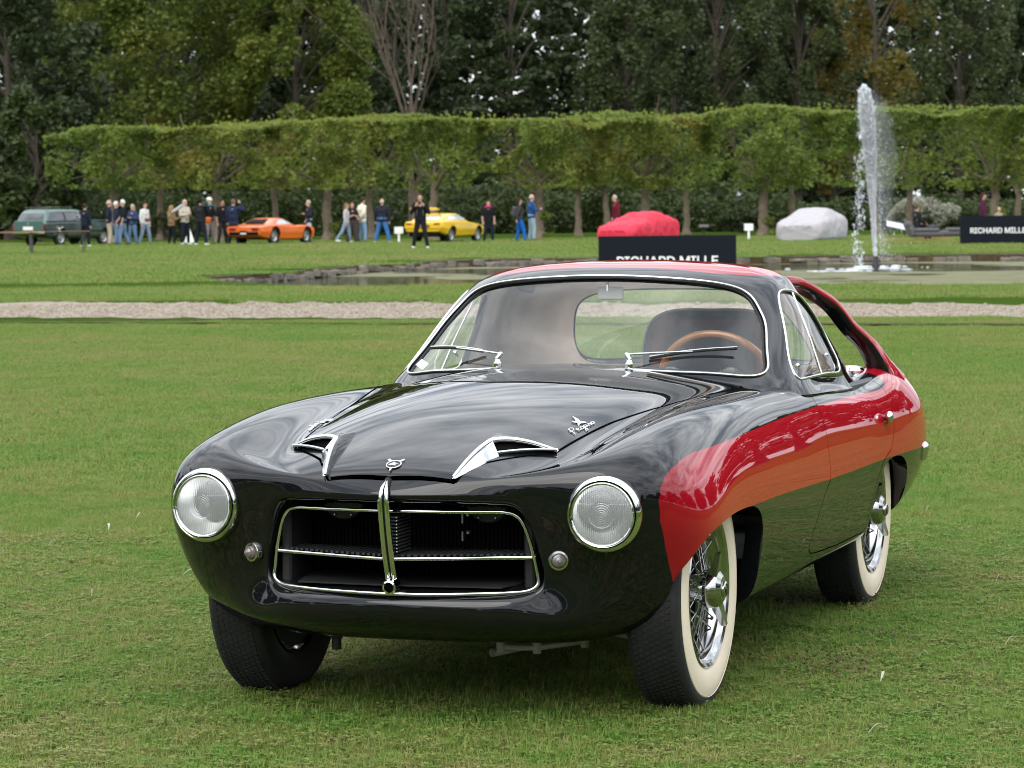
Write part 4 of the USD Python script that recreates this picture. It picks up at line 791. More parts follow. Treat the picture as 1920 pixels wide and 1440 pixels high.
# loose stones on the gravel walk: one scatter
def pebble(seed):
    r = np.random.default_rng(seed); m = trimesh.creation.icosphere(1, 1.0); return _hull(m.vertices * r.uniform(.6, 1.1, 3) + r.normal(0, .12, m.vertices.shape))
protos = UsdGeom.Scope.Define(stage, '/World/Looks/shapes')
def hidden_mesh(name, mesh, mat, smooth=False):
    """A mesh under a class prim, to be drawn by point instancers only."""
    c = stage.CreateClassPrim('/shapes') if not stage.GetPrimAtPath('/shapes') else None
    m = usdkit.mesh(stage, '/shapes/' + name, mesh, M[mat], smooth=smooth); return m.GetPath()
def scatter(name, protos_, pos, rot, scale, idx, label, parent=None, kind='stuff'):
    p = UsdGeom.PointInstancer.Define(stage, numbered(pathof(parent) + '/' + name)); pr = []
    for q, (n_, mesh, mat) in enumerate(protos_):
        m = usdkit.mesh(stage, f'{p.GetPath()}/{n_}_{q:03d}', mesh, M[mat]); pr.append(m.GetPath())
    p.CreatePrototypesRel().SetTargets(pr); n = len(pos)
    p.CreatePositionsAttr(Vt.Vec3fArray.FromNumpy(np.asarray(pos, np.float32))); p.CreateProtoIndicesAttr(Vt.IntArray.FromNumpy(np.asarray(idx, np.int32)))
    rot = np.asarray(rot, float); q = np.column_stack([np.cos(rot / 2), np.zeros(n), np.zeros(n), np.sin(rot / 2)]) if rot.ndim == 1 else rot
    p.CreateOrientationsAttr(Vt.QuathArray([Gf.Quath(float(a), float(b), float(c), float(d)) for a, b, c, d in q]))
    s = np.asarray(scale, float); s = np.repeat(s[:, None], 3, 1) if s.ndim == 1 else s
    p.CreateScalesAttr(Vt.Vec3fArray.FromNumpy(s.astype(np.float32)))
    return tag(p.GetPrim(), label, kind=kind)
def in_view(px0, px1, d0, d1, n, r):
    """Random ground points between two depths inside a fan of the view."""
    d = np.sqrt(r.uniform(d0 ** 2, d1 ** 2, n)); x = (r.uniform(px0, px1, n) - 960) / FPX * d
    return np.column_stack([x, d, np.zeros(n)])
r = np.random.default_rng(31)
p = in_view(-60, 1980, 38, 46.5, 9000, r); p = p[shapely.contains_xy(WALK.buffer(-.05), p[:, 0], p[:, 1])]
scatter('gravel_stones', [('stone', pebble(q), 'gravel') for q in range(3)], p + [0, 0, .007], r.uniform(0, 6.28, len(p)), np.exp(r.normal(math.log(.014), .45, len(p))), r.integers(0, 3, len(p)), 'loose pale stones on the gravel walk')

# near lawn: patches of real blades
def blade_patch(size, n, hmin, hmax, width, seed, lean=.55):
    r = np.random.default_rng(seed); base = np.column_stack([r.uniform(-size / 2, size / 2, (n, 2)), np.zeros(n)])
    h = r.uniform(hmin, hmax, n) * np.where(r.random(n) < .04, 1.5, 1.0) * (.45 + 1.1 * meshkit.fbm(base * (5.5 / size) + seed, 3, seed)); a = r.uniform(0, 2 * np.pi, n); w = width * r.uniform(.6, 1.25, n); ln = np.where(r.random(n) < .48, r.uniform(1.0, 1.9, n), r.uniform(.2, 1.1, n))
    d = np.column_stack([np.cos(a), np.sin(a), np.zeros(n)]); s = np.column_stack([-np.sin(a), np.cos(a), np.zeros(n)])
    p1 = base + d * (h * ln * .35)[:, None] + [0, 0, 1] * (h * np.clip(.66 - .16 * ln, .3, 1))[:, None]; p2 = base + d * (h * ln)[:, None] + [0, 0, 1] * (h * np.clip(1.0 - ln ** 2 * .36, .20, 1))[:, None]
    V = np.stack([base - s * w[:, None] / 2, base + s * w[:, None] / 2, p1 - s * w[:, None] * .42, p1 + s * w[:, None] * .42, p2], 1).reshape(-1, 3)
    b = np.arange(n)[:, None] * 5
    return V, np.vstack([b + [0, 1, 3], b + [0, 3, 2], b + [2, 3, 4]])
def clover_patch(size, n, seed):
    r = np.random.default_rng(seed); c = np.column_stack([r.uniform(-size / 2, size / 2, (n, 2)), r.uniform(.008, .026, n)]); V, F = [], []
    for q in c:
        a0 = r.uniform(0, 6.28); L = r.uniform(.007, .016)
        for k in range(3):
            a = a0 + k * 2.09; u = np.array([math.cos(a), math.sin(a), r.uniform(-.1, .35)]); s = np.array([-math.sin(a), math.cos(a), 0]); o = len(V)
            V += [q, q + u * L * .6 + s * L * .45, q + u * L, q + u * L * .6 - s * L * .45]; F += [(o, o + 1, o + 2), (o, o + 2, o + 3)]
    return np.array(V), np.array(F)
r = np.random.default_rng(77)
def lawn_tiles(name, d0, d1, size, density, protos_, label, jitter=.12, px=(-1300, 3200), zs=(.75, 1.25)):
    P = []
    for d in np.arange(d0, d1, size):
        x0, x1 = (px[0] - 960) / FPX * (d + size), (px[1] - 960) / FPX * (d + size)
        xs = np.arange(x0, x1 + size, size); P.append(np.column_stack([xs, np.full(len(xs), d), np.zeros(len(xs))]))
    P = np.vstack(P); P = np.repeat(P, density, 0); n = len(P); P[:, :2] += r.uniform(-jitter, jitter, (n, 2)) * size
    ht = meshkit.fbm(np.column_stack([P[:, 0] * .8, P[:, 1] * .5, np.zeros(n)]), 3, 4)
    ok = ~shapely.contains_xy(shapely.union(WALK.buffer(.12), POND.buffer(size * .35)), P[:, 0], P[:, 1]); P, ht = P[ok], ht[ok]; n = len(P)
    sc = np.column_stack([np.ones(n), np.ones(n), np.interp(ht, [.25, .5, .75], [zs[0], 1, zs[1]]) * r.uniform(.85, 1.15, n)])
    return scatter(name, protos_, P, r.uniform(0, 6.28, n), sc, r.integers(0, len(protos_), n), label)
lawn_tiles('near_grass', 7.2, 16.0, .42, 1, [('blades', blade_patch(.56, 5600, .009, .029, .0031, 100 + q, .98), 'grass_blades') for q in range(6)], 'short mown grass around the coupe in the foreground')
lawn_tiles('middle_grass', 16.0, 38.5, .8, 1, [('blades', blade_patch(1.05, 4200, .014, .036, .0062, 200 + q, .95), 'grass_blades') for q in range(5)], 'mown grass between the coupe and the gravel walk')
lawn_tiles('clover', 7.2, 13.5, .55, 1, [('leaves', clover_patch(.6, 380, 300 + q), 'grass_blades') for q in range(4)], 'small clover leaves in the foreground lawn', zs=(.6, 1.2))
lawn_tiles('far_grass', 46.0, 56.0, 1.3, 1, [('blades', blade_patch(1.6, 2200, .03, .07, .012, 400 + q), 'grass_blades') for q in range(4)], 'grass strip between the gravel walk and the pond')
lawn_tiles('lawn_beyond_pond', 62.0, 132.0, 3.0, 1, [('blades', blade_patch(3.6, 2600, .04, .08, .028, 500 + q), 'grass_blades') for q in range(4)], 'grass beyond the pond around the parked cars')
# longer tufts here and there
def tufts(n, d0, d1, hmin, hmax, w, label, name):
    p = in_view(-60, 1980, d0, d1, n, r)
    return scatter(name, [('tuft', blade_patch(.10, 40, hmin, hmax, w, 600 + q, .9), 'grass_blades') for q in range(4)], p, r.uniform(0, 6.28, n), r.uniform(.7, 1.3, n), r.integers(0, 4, n), label)
tufts(800, 7.4, 16, .024, .044, .0030, 'longer grass tufts left by the mower', 'grass_tufts')

# stones of the far edge of the pond, one by one
wall = thing('pond_edge', 'weathered stone edging along the far side of the pond', 'stone edging')
line = np.array([ground_at(px, py)[:2] for px, py in far_bank]); line = spline_pts(line, 900); s = np.concatenate([[0], np.cumsum(np.linalg.norm(np.diff(line, axis=0), axis=1))]); q = .0; rs = np.random.default_rng(5); nst = 0
while q < s[-1] - .6 and nst < 280:
    L = rs.uniform(.14, .45); c = np.array([np.interp(q + L / 2, s, line[:, k]) for k in (0, 1)]); e = np.array([np.interp(q + L, s, line[:, k]) - np.interp(q, s, line[:, k]) for k in (0, 1)]); a = math.atan2(e[1], e[0])
    if rs.random() < .78:
        h = rs.uniform(.08, .17); b = np.array(np.meshgrid([-1, 1], [-1, 1], [-1, 1])).reshape(3, -1).T * [L * .48, rs.uniform(.10, .18), h / 2]; b = np.vstack([b * [1, 1, .78], b * [.9, 1, 1], b * [1, .8, .9]]) + rs.normal(0, .012, (24, 3))
        obj('stone', place(_hull(b), rz(a + rs.normal(0, .06)), (c[0], c[1] - .08 + rs.normal(0, .05), WATER_Z + .06 + h / 2 - rs.uniform(.02, .09))), 'pond_stone', wall); nst += 1
    q += L + rs.uniform(.0, .05)
# duckweed mats
xs, ys = np.meshgrid(np.arange(-9, 17, .09), np.arange(52, 90, .22), indexing='ij'); g = np.column_stack([xs.ravel(), ys.ravel(), np.full(xs.size, WATER_Z + .004)])
nz_ = meshkit.fbm(np.column_stack([g[:, 0] * .22, g[:, 1] * .30, np.zeros(len(g))]), 5, 17)
dist = np.hypot((g[:, 0] - 8.8) / 2.6, (g[:, 1] - 74.5) / 6.5)
fld = nz_ - .475 - .22 * np.clip(1.25 - dist, 0, 1) - np.where(g[:, 0] < 0, .03, 0) + .04 * np.sin(g[:, 1] * .55)
v, f, _ = clip(g, grid_faces(*xs.shape, False), {}, np.minimum(fld, np.where(shapely.contains_xy(POND, g[:, 0], g[:, 1]), 1, -1)))
nn = np.cross(v[f[:, 1]] - v[f[:, 0]], v[f[:, 2]] - v[f[:, 0]])[:, 2]; f[nn < 0] = f[nn < 0][:, ::-1]
obj('duckweed', (v, f), 'duckweed', kind='stuff', label='yellow-green duckweed floating on the pond')
# ------------------------------------------------------------------ trees, hedges, shrubs
def leaf_material(name, stops, trans=.30, rough=.5, vary=0.0):
    M[name] = usdkit.material(stage, '/World/Looks/' + name, {
        'g': ('geometry', {}), 'n': ('noise_texture', {'scale': .45, 'detail': 3.0}), 'm': ('mix_float', {'fac': .5}), 'r': ('rgb_ramp', {'ramp': stops}), 'oi': ('object_info', {}), 'ov': ('math', {'math_type': 'multiply_add', 'value2': vary, 'value3': -vary / 2}), 'os': ('math', {'math_type': 'add'}),
        'p': ('principled_bsdf', {'roughness': rough, 'specular_ior_level': .3}), 't': ('translucent_bsdf', {}), 'x': ('mix_closure', {'fac': trans})},
        [('g.position', 'n.vector'), ('g.random_per_island', 'm.a'), ('n.fac', 'm.b'), ('oi.random', 'ov.value1'), ('m.result', 'os.value1'), ('ov.value', 'os.value2'), ('os.value', 'r.fac'), ('r.color', 'p.base_color'), ('r.color', 't.color'), ('p.BSDF', 'x.closure1'), ('t.BSDF', 'x.closure2')], surface='x.closure')
leaf_material('lime_leaves', [(.02, (.20, .165, .034)), (.20, (.152, .188, .033)), (.50, (.102, .165, .027)), (.82, (.055, .112, .019)), (.99, (.15, .13, .028))], .36, vary=.22)
leaf_material('maple_leaves', [(.06, (.20, .15, .022)), (.20, (.120, .150, .024)), (.42, (.074, .118, .019)), (.75, (.036, .068, .013))], .32)
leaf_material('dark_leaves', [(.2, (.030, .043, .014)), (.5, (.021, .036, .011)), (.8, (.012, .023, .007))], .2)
leaf_material('grey_green_leaves', [(.2, (.062, .080, .028)), (.5, (.040, .058, .021)), (.8, (.022, .036, .013))], .28)
leaf_material('autumn_leaves', [(.12, (.20, .13, .022)), (.35, (.12, .12, .022)), (.8, (.05, .07, .016))], .34)
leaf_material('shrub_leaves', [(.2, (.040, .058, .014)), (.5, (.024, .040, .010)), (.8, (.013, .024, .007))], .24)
leaf_material('bright_shoots', [(.2, (.17, .20, .030)), (.8, (.11, .16, .022))], .38)
leaf_material('pale_flowers', [(.2, (.36, .36, .28)), (.5, (.15, .18, .08)), (.8, (.08, .12, .04))], .22)
pbr('lime_bark', (.17, .135, .095), .9, noise=(6, .35), bump=(22, .8, .03))
pbr('dark_bark', (.065, .052, .038), .95, noise=(4, .4), bump=(16, .8, .04))
pbr('dead_wood', (.085, .062, .045), .9, noise=(5, .3))
def leaves_mesh(C, size, r, droop=.35, flat_=.0):
    """One folded leaf (two triangles) at each point."""
    n = len(C); nrm = r.normal(0, 1, (n, 3)); nrm[:, 2] = np.abs(nrm[:, 2]) + .4; nrm /= np.linalg.norm(nrm, axis=1, keepdims=True)
    u = r.normal(0, 1, (n, 3)); u[:, 2] -= droop; u -= nrm * (u * nrm).sum(1, keepdims=True); u /= np.linalg.norm(u, axis=1, keepdims=True); w = np.cross(nrm, u)
    s = (size * r.uniform(.6, 1.35, n))[:, None]
    V = np.stack([C - u * s * .5, C + w * s * .36 + nrm * s * .06, C + u * s * .55, C - w * s * .36 + nrm * s * .06], 1).reshape(-1, 3); b = np.arange(n)[:, None] * 4
    return V, np.vstack([b + [0, 1, 2], b + [0, 2, 3]])
def clump_points(c, rad, n, r, squash=.7):
    d = r.normal(0, 1, (n, 3)); d /= np.linalg.norm(d, axis=1, keepdims=True); q = r.uniform(.35, 1.0, n) ** .6
    return c + d * q[:, None] * rad * [1, 1, squash]
def trunk_mesh(p0, p1, r0, r1, r, n=8, wob=.06, sides=8):
    t = np.linspace(0, 1, n)[:, None]; p = p0 * (1 - t) + p1 * t; p[1:-1, :2] += r.normal(0, wob, (n - 2, 2)) * r0 * 3
    rr = r0 + (r1 - r0) * t[:, 0]; rr[0] *= 1.35; return tube(p, rr, sides)
def limb(p, d, L, r0, r, depth, out, spread=.6, sag=.0, thin=.62, kids=(2, 4)):
    n = 6; q = [np.array(p, float)]; dd = np.array(d, float)
    for _ in range(n - 1):
        dd = dd + r.normal(0, .10, 3) + [0, 0, .03 - sag]; dd /= np.linalg.norm(dd); q.append(q[-1] + dd * L / (n - 1))
    out.append(tube(np.array(q), np.linspace(r0, r0 * .45, n), 6 if r0 > .05 else 4))
    if depth:
        for _ in range(r.integers(*kids)):
            k = r.integers(2, n); e = dd + r.normal(0, spread, 3); e /= np.linalg.norm(e); limb(q[k], e, L * r.uniform(.5, .75), r0 * thin * r.uniform(.6, .9), r, depth - 1, out, spread, sag, thin, kids)

# clipped limes: two rows of trees whose boxed crowns grow into one band
HEDGE = [(216,455.5,0),(410,454.5,0),(615,453.5,0),(812,453,0),(1012,452,0),(1208,450.5,0),(1430,448,0),(1645,446,0),(1865,444,0),
         (300,449,1),(520,448.5,1),(697,448,1),(775,447.5,1),(1085,446,1),(1140,446,1),(1287,445,1),(1487,443,1),(1703,441,1),(1910,439.5,1),(2060,443,0)]
PLACE = ['at the left end of the clipped row, behind the strolling men','behind the film crew','with the thick forked trunk right of the orange car','behind the yellow car','beside the couple in blue','behind the red car cover','left of the grey car cover','behind the fountain jet','by the lounge sofas at the right','between the green estate and the film crew','just behind the orange car','behind the three young people','hidden behind the man in black','left of the man in the red jumper','close behind the man in the red jumper','above the low black lectern','behind the grey car cover','between the fountain and the sofa','at the right edge behind the sofas','just past the right edge of the picture']
for k, (px, py, row) in enumerate(HEDGE):
    r = np.random.default_rng(900 + k); d = 131.0 if row == 0 else 141.0
    base = at_depth(px, py, d); base[2] = 0.0
    top = (CAM_H + d * (384.5 - .0101 * (px - 960) - np.interp(px, [100, 500, 1000, 1500, 1920], [244, 231, 218, 207, 207])) / FPX); top += r.normal(0, .13)
    low = CAM_H + d * (384.5 - .0101 * (px - 960) - 352) / FPX - .1
    T = thing('lime_tree', f'clipped lime tree {PLACE[k]}', 'tree', base, 0, 'clipped lime trees in the row')
    lean = r.normal(0, .12); rad = .21 if row == 0 else .15
    ms = [trunk_mesh(np.array([0, 0, 0.]), np.array([lean, 0, low + .7]), rad * 1.1, rad * .72, r, 9, .05)]
    for q in range(7): limb((lean, 0, low + r.uniform(-.2, .7)), (r.normal(0, 1), r.normal(0, .6), .8), r.uniform(1.2, 2.4), rad * .36, r, 1, ms)
    obj('trunk', cat_mesh(ms), 'lime_bark', T, smooth=True)
    W, D, Hh = 5.4, 3.4, top - low; n = 11500 if row == 0 else 6500
    side = r.random(n); P = np.column_stack([r.uniform(-W / 2, W / 2, n), r.uniform(-D / 2, D / 2, n), r.uniform(0, Hh, n)])
    fr = side < .46; P[fr, 1] = -D / 2 + np.abs(r.normal(0, .16, fr.sum())); tp = (side > .46) & (side < .72); P[tp, 2] = Hh - np.abs(r.normal(0, .13, tp.sum()))
    hole = meshkit.fbm((P + base) * [1.1, .9, .95], 3, 60 + row); depth_ = meshkit.fbm((P + base) * [.85, .2, .5], 3, 70)
    e2 = (np.abs(P[:, 0]) / (W / 2)) ** 2; P[:, 2] -= e2 * .30 * (P[:, 2] / Hh); P[:, 1] *= 1 - .38 * e2; P[:, 1] += (depth_ - .5) * 4.2 * (P[:, 1] < 0); P[:, 2] += np.where(tp, (depth_ - .5) * .9, 0)
    edge = np.abs(P[:, 0]) / (W / 2); ok = (hole > .43 + .14 * (1 - P[:, 2] / Hh) * edge + .06 * edge) | (tp & (hole > .30)); ok &= (P[:, 2] > .55 * meshkit.noise(np.column_stack([(P[:, 0] + base[0]) * 1.1, P[:, 1], np.full(n, k)]), 3) * edge)
    P = P[ok]; P[:, 0] += lean
    obj('crown', leaves_mesh(P + [0, 0, low], .175, r), 'lime_leaves', T)
    m = int(80 * r.uniform(.6, 1.2)); tw = np.column_stack([r.uniform(-W / 2, W / 2, m), r.uniform(-D / 2, D / 2, m), top + r.exponential(.07, m) - .05])
    obj('top_shoots', leaves_mesh(tw, .16, r, -.6), 'bright_shoots', T, kind='stuff')
    if row == 0 and k in (2, 4, 5, 6, 8):
        obj('trunk_shoots', leaves_mesh(clump_points(np.array([.25, -.2, r.uniform(.5, 1.0)]), .28, 60, r), .15, r), 'bright_shoots', T, kind='stuff')
        obj('trunk_shoots', leaves_mesh(clump_points(np.array([.35, -.3, .12]), .3, 50, r), .15, r), 'bright_shoots', T, kind='stuff')

# tall woodland behind
def big_tree(name, label, px, d, wpx, h, mat, seed, nclump, leaf, style='round', low=1.5, nleaf=190, bark='dark_bark', lean=0.0):
    r = np.random.default_rng(seed); base = at_depth(px, 440, d); base[2] = 0; W = wpx / FPX * d
    T = thing(name, label, 'tree', base)
    ms = [trunk_mesh(np.array([0, 0, -.1]), np.array([lean, 0, h * .8]), .15 + W * .013, .05, r, 10, .08)]; P = []
    for q in range(nclump):
        t = (q + r.random()) / nclump
        if style == 'round':      # hanging masses of foliage on the outside of a broad crown
            z = low + (h - low) * t; rad = W / 2 * np.sqrt(max(.05, 1 - ((z - low - (h - low) * .42) / ((h - low) * .62)) ** 2)); a = r.uniform(0, 2 * np.pi); k = rad * r.uniform(.55, 1.0)
            c = np.array([lean * z / h + k * math.cos(a), k * math.sin(a) * .8, z]); cr = W * r.uniform(.075, .125); P.append(clump_points(c, cr, nleaf, r, 1.0)); P.append(clump_points(c - [0, 0, cr * .9], cr * .65, nleaf // 3, r, 1.3))
        elif style == 'column':   # upright feathery crown
            z = low + (h - low) * t; rad = W / 2 * np.clip(.55 + .5 * math.sin(min(1, t * 1.15) * np.pi), .2, 1); a = r.uniform(0, 2 * np.pi); k = rad * r.uniform(.4, 1)
            P.append(clump_points(np.array([k * math.cos(a), k * math.sin(a) * .8, z]), W * r.uniform(.06, .12), nleaf, r, 1.5))
        else:                      # layered flat boughs
            z = low + (h - low) * t; rad = W / 2 * (1.05 - .55 * t); a = r.uniform(0, 2 * np.pi); k = rad * r.uniform(.5, 1)
            P.append(clump_points(np.array([k * math.cos(a), k * math.sin(a) * .8, z - k * .18]), W * r.uniform(.09, .14), nleaf, r, .38))
        if q % 4 == 0:
            c = P[-1].mean(0); s = np.array([lean * .6, 0, max(.8, c[2] * .72)]); ms.append(tube(spline_pts([s, (s + c) / 2 + [0, 0, .4], c], 7), np.linspace(.10, .02, 7), 4))
    obj('trunk', cat_mesh(ms), bark, T, smooth=True)
    obj('crown', leaves_mesh(np.vstack(P), leaf, r), mat, T)
    return T
big_tree('dark_tree', 'dark leafy tree at the far left edge behind the lime row', 20, 150, 340, 17, 'dark_leaves', 1, 62, .34, low=1.2)
big_tree('dark_tree', 'low dark tree hanging over the left end of the lime row', 70, 140, 190, 6.8, 'shrub_leaves', 2, 40, .26, low=.8, nleaf=150)
big_tree('maple_tree', 'broad yellowing maple at upper left with hanging foliage', 300, 165, 430, 20, 'maple_leaves', 3, 105, .25, low=4.4, nleaf=380)
big_tree('maple_tree', 'second yellowing maple, reaching to the bare tree', 560, 162, 300, 19, 'maple_leaves', 4, 80, .25, low=4.6, nleaf=380)
big_tree('dark_tree', 'dark tree in shadow between the two maples', 430, 182, 330, 20, 'dark_leaves', 5, 70, .38)
big_tree('dark_tree', 'dark tree close behind the left maple', 160, 178, 330, 20, 'dark_leaves', 15, 60, .38)
big_tree('dark_tree', 'dark tree right behind the bare tree', 745, 184, 300, 20, 'dark_leaves', 6, 62, .38)
big_tree('boughed_tree', 'very dark tree with layered boughs right of the bare tree', 960, 168, 300, 19, 'dark_leaves', 7, 74, .32, 'layer', 3.2)
big_tree('poplar_tree', 'grey-green feathery tree in the upper middle', 1175, 166, 210, 19, 'grey_green_leaves', 8, 150, .24, 'column', 3.0)
big_tree('poplar_tree', 'grey-green feathery tree left of the fountain top', 1345, 170, 220, 20, 'grey_green_leaves', 9, 150, .24, 'column', 3.0)
big_tree('poplar_tree', 'narrow grey-green tree behind the fountain top', 1500, 174, 190, 17, 'grey_green_leaves', 10, 120, .24, 'column', 3.0)
big_tree('autumn_tree', 'thin tree with yellow autumn leaves right of the fountain', 1640, 176, 270, 19, 'autumn_leaves', 11, 60, .30, 'round', 3.0, 130)
big_tree('poplar_tree', 'grey-green tree near the upper right corner', 1800, 168, 250, 20, 'grey_green_leaves', 12, 150, .24, 'column', 2.8)
big_tree('dark_tree', 'dark tree at the right edge behind the lime row', 1950, 178, 200, 14, 'dark_leaves', 13, 50, .36)
big_tree('dark_tree', 'dark tree in the gap behind the grey-green trees', 1260, 190, 300, 15, 'dark_leaves', 14, 56, .38)
big_tree('dark_tree', 'dark tree behind the fountain and the autumn tree', 1560, 192, 320, 13.5, 'dark_leaves', 16, 56, .38)
# bare tree
r = np.random.default_rng(44); b = at_depth(772, 440, 150); b[2] = 0
bare = thing('bare_tree', 'bare leafless tree with pale upright branches between maple and dark trees', 'tree', b); ms = [trunk_mesh(np.array([0, 0, 0.]), np.array([0, 0, 5.4]), .17, .12, r, 8, .03)]
br = []
for a in np.linspace(-1, 1, 8): limb((a * .15, 0, 5.0 + r.uniform(-.7, .5)), (a * .30 + r.normal(0, .06), r.normal(0, .3), 1), r.uniform(5.5, 8.5), .062, r, 3, br, .30, -.03, .55, (3, 6))
obj('trunk', cat_mesh(ms), 'dead_wood', bare, smooth=True); obj('branches', cat_mesh(br), 'dead_wood', bare, smooth=True)
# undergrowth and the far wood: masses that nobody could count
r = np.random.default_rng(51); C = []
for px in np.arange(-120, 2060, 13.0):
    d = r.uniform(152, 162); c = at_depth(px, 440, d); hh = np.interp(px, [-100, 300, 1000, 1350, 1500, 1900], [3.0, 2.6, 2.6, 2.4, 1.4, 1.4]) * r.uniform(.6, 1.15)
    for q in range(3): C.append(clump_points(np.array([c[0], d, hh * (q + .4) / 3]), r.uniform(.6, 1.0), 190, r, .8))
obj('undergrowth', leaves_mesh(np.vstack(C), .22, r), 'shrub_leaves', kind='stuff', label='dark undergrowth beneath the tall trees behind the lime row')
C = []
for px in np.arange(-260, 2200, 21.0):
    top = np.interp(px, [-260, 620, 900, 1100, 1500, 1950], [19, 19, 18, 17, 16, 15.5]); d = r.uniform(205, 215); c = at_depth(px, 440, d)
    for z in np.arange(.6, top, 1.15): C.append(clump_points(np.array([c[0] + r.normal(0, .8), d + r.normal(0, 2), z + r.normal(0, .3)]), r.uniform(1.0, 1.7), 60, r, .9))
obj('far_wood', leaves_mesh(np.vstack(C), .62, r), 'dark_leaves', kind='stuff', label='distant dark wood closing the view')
# shrubs that stand alone
def shrub(name, label, px, py, d, w, h, mat, n, leaf, seed):
    r = np.random.default_rng(seed); b = at_depth(px, py, d); b[2] = 0; S = thing(name, label, 'shrub', b); ms = []
    for _ in range(9): limb((r.normal(0, w * .12), r.normal(0, .15), 0), (r.normal(0, .6), r.normal(0, .4), 1), h * .8, .03, r, 1, ms)
    P = []
    for _ in range(int(10 + w * 8)): P.append(clump_points(np.array([r.uniform(-w / 2, w / 2), r.uniform(-.5, .5), h * r.uniform(.25, .85)]), h * .28, n, r))
    P = np.vstack(P); P = P[(P[:, 2] > .03) & (((P[:, 0] / (w * .56)) ** 2 + (P[:, 2] / (h * 1.02)) ** 2) < 1)]
    obj('stems', cat_mesh(ms), 'dark_bark', S); obj('foliage', leaves_mesh(P, leaf, r), mat, S)
shrub('flowering_shrub', 'rounded shrub with pale flowers right of the fountain jet', 1735, 418, 146, 3.6, 1.75, 'pale_flowers', 130, .13, 61)
shrub('low_shrub', 'small pale green shrub beside the right-hand sofas', 1810, 420, 143, 1.6, 1.0, 'shrub_leaves', 90, .13, 62)
shrub('low_shrub', 'bushy green shrub under the row left of the grey car cover', 1395, 418, 147, 2.6, 1.3, 'shrub_leaves', 110, .14, 63)
shrub('low_shrub', 'grey-green shrub behind the black camera men', 322, 440, 141, 2.6, 1.4, 'grey_green_leaves', 110, .13, 64)
shrub('low_shrub', 'dark shrub behind the yellow car', 860, 430, 146, 3.2, 1.5, 'shrub_leaves', 110, .14, 65)
# trees behind the photographer, seen only in the paint
r = np.random.default_rng(71); tr = None
spots = [(62 + 7 * math.sin(q * 2.1), -70 + 8.5 * q, 1.25 + .25 * math.sin(q * 1.7)) for q in range(21)] + [(-60 + 7 * math.sin(q * 2.3), -64 + 10 * q, 1.1 + .25 * math.sin(q * 1.9)) for q in range(17)] + [(-50 + 10 * q, -84 + 7 * math.sin(q * 2.7), 1.15 + .25 * math.sin(q * 1.3)) for q in range(11)]
for k, (x, y, s) in enumerate(spots):
    if tr is None:
        tr = thing('park_tree', 'park tree standing behind the photographer, mirrored in the paint', 'tree', (x, y, 0), 0, 'park trees mirrored in the paint'); P = []
        for q in range(70): z = 2 + 9 * (q + r.random()) / 70; rad = 5 * math.sqrt(max(.05, 1 - ((z - 6) / 6) ** 2)); a = r.uniform(0, 6.28); P.append(clump_points(np.array([rad * math.cos(a) * r.uniform(.5, 1), rad * math.sin(a) * r.uniform(.5, 1), z]), 1.5, 60, r))
        obj('trunk', trunk_mesh(np.array([0, 0, 0.]), np.array([0, 0, 8.]), .4, .15, r), 'dark_bark', tr, smooth=True); obj('crown', leaves_mesh(np.vstack(P), .75, r), 'dark_leaves', tr)
    else: copy_thing(tr, (x, y, 0), k * 1.3, 'park tree standing behind the photographer, mirrored in the paint', s)
# ------------------------------------------------------------------ things on the far lawn
pbr('estate_green', (.040, .088, .078), .35, coat=1.0); pbr('estate_dark_green', (.010, .022, .020), .35, coat=1.0)
pbr('orange_paint', (.62, .115, .010), .35, coat=1.0); pbr('yellow_paint', (.68, .42, .012), .35, coat=1.0)
pbr('car_tail_red', (.20, .012, .01), .3); pbr('plate_white', (.7, .7, .66), .6); pbr('dark_window', (.012, .014, .015), .05, coat=1.0); pbr('pale_window', (.42, .45, .46), .08, coat=1.0)
pbr('tyre_plain', (.012, .012, .012), .7); pbr('alloy', (.45, .45, .45), .3, .9)
pbr('red_cover', (.55, .012, .040), .65, bump=(3.5, .5, .06)); pbr('grey_cover', (.37, .35, .365), .8, bump=(3.5, .5, .06))
pbr('banner_navy', (.0065, .0095, .0145), .8, spec=.15); pbr('white_print', (.80, .80, .80), .6); pbr('sign_white', (.78, .78, .77), .6)
pbr('trestle_wood', (.30, .17, .09), .6, noise=(6, .3)); pbr('trestle_brown', (.13, .070, .045), .6, noise=(6, .3)); pbr('grey_metal', (.12, .12, .11), .5, .6); pbr('sofa_grey', (.085, .085, .088), .9); pbr('deck_brown', (.26, .11, .045), .7, noise=(5, .3))
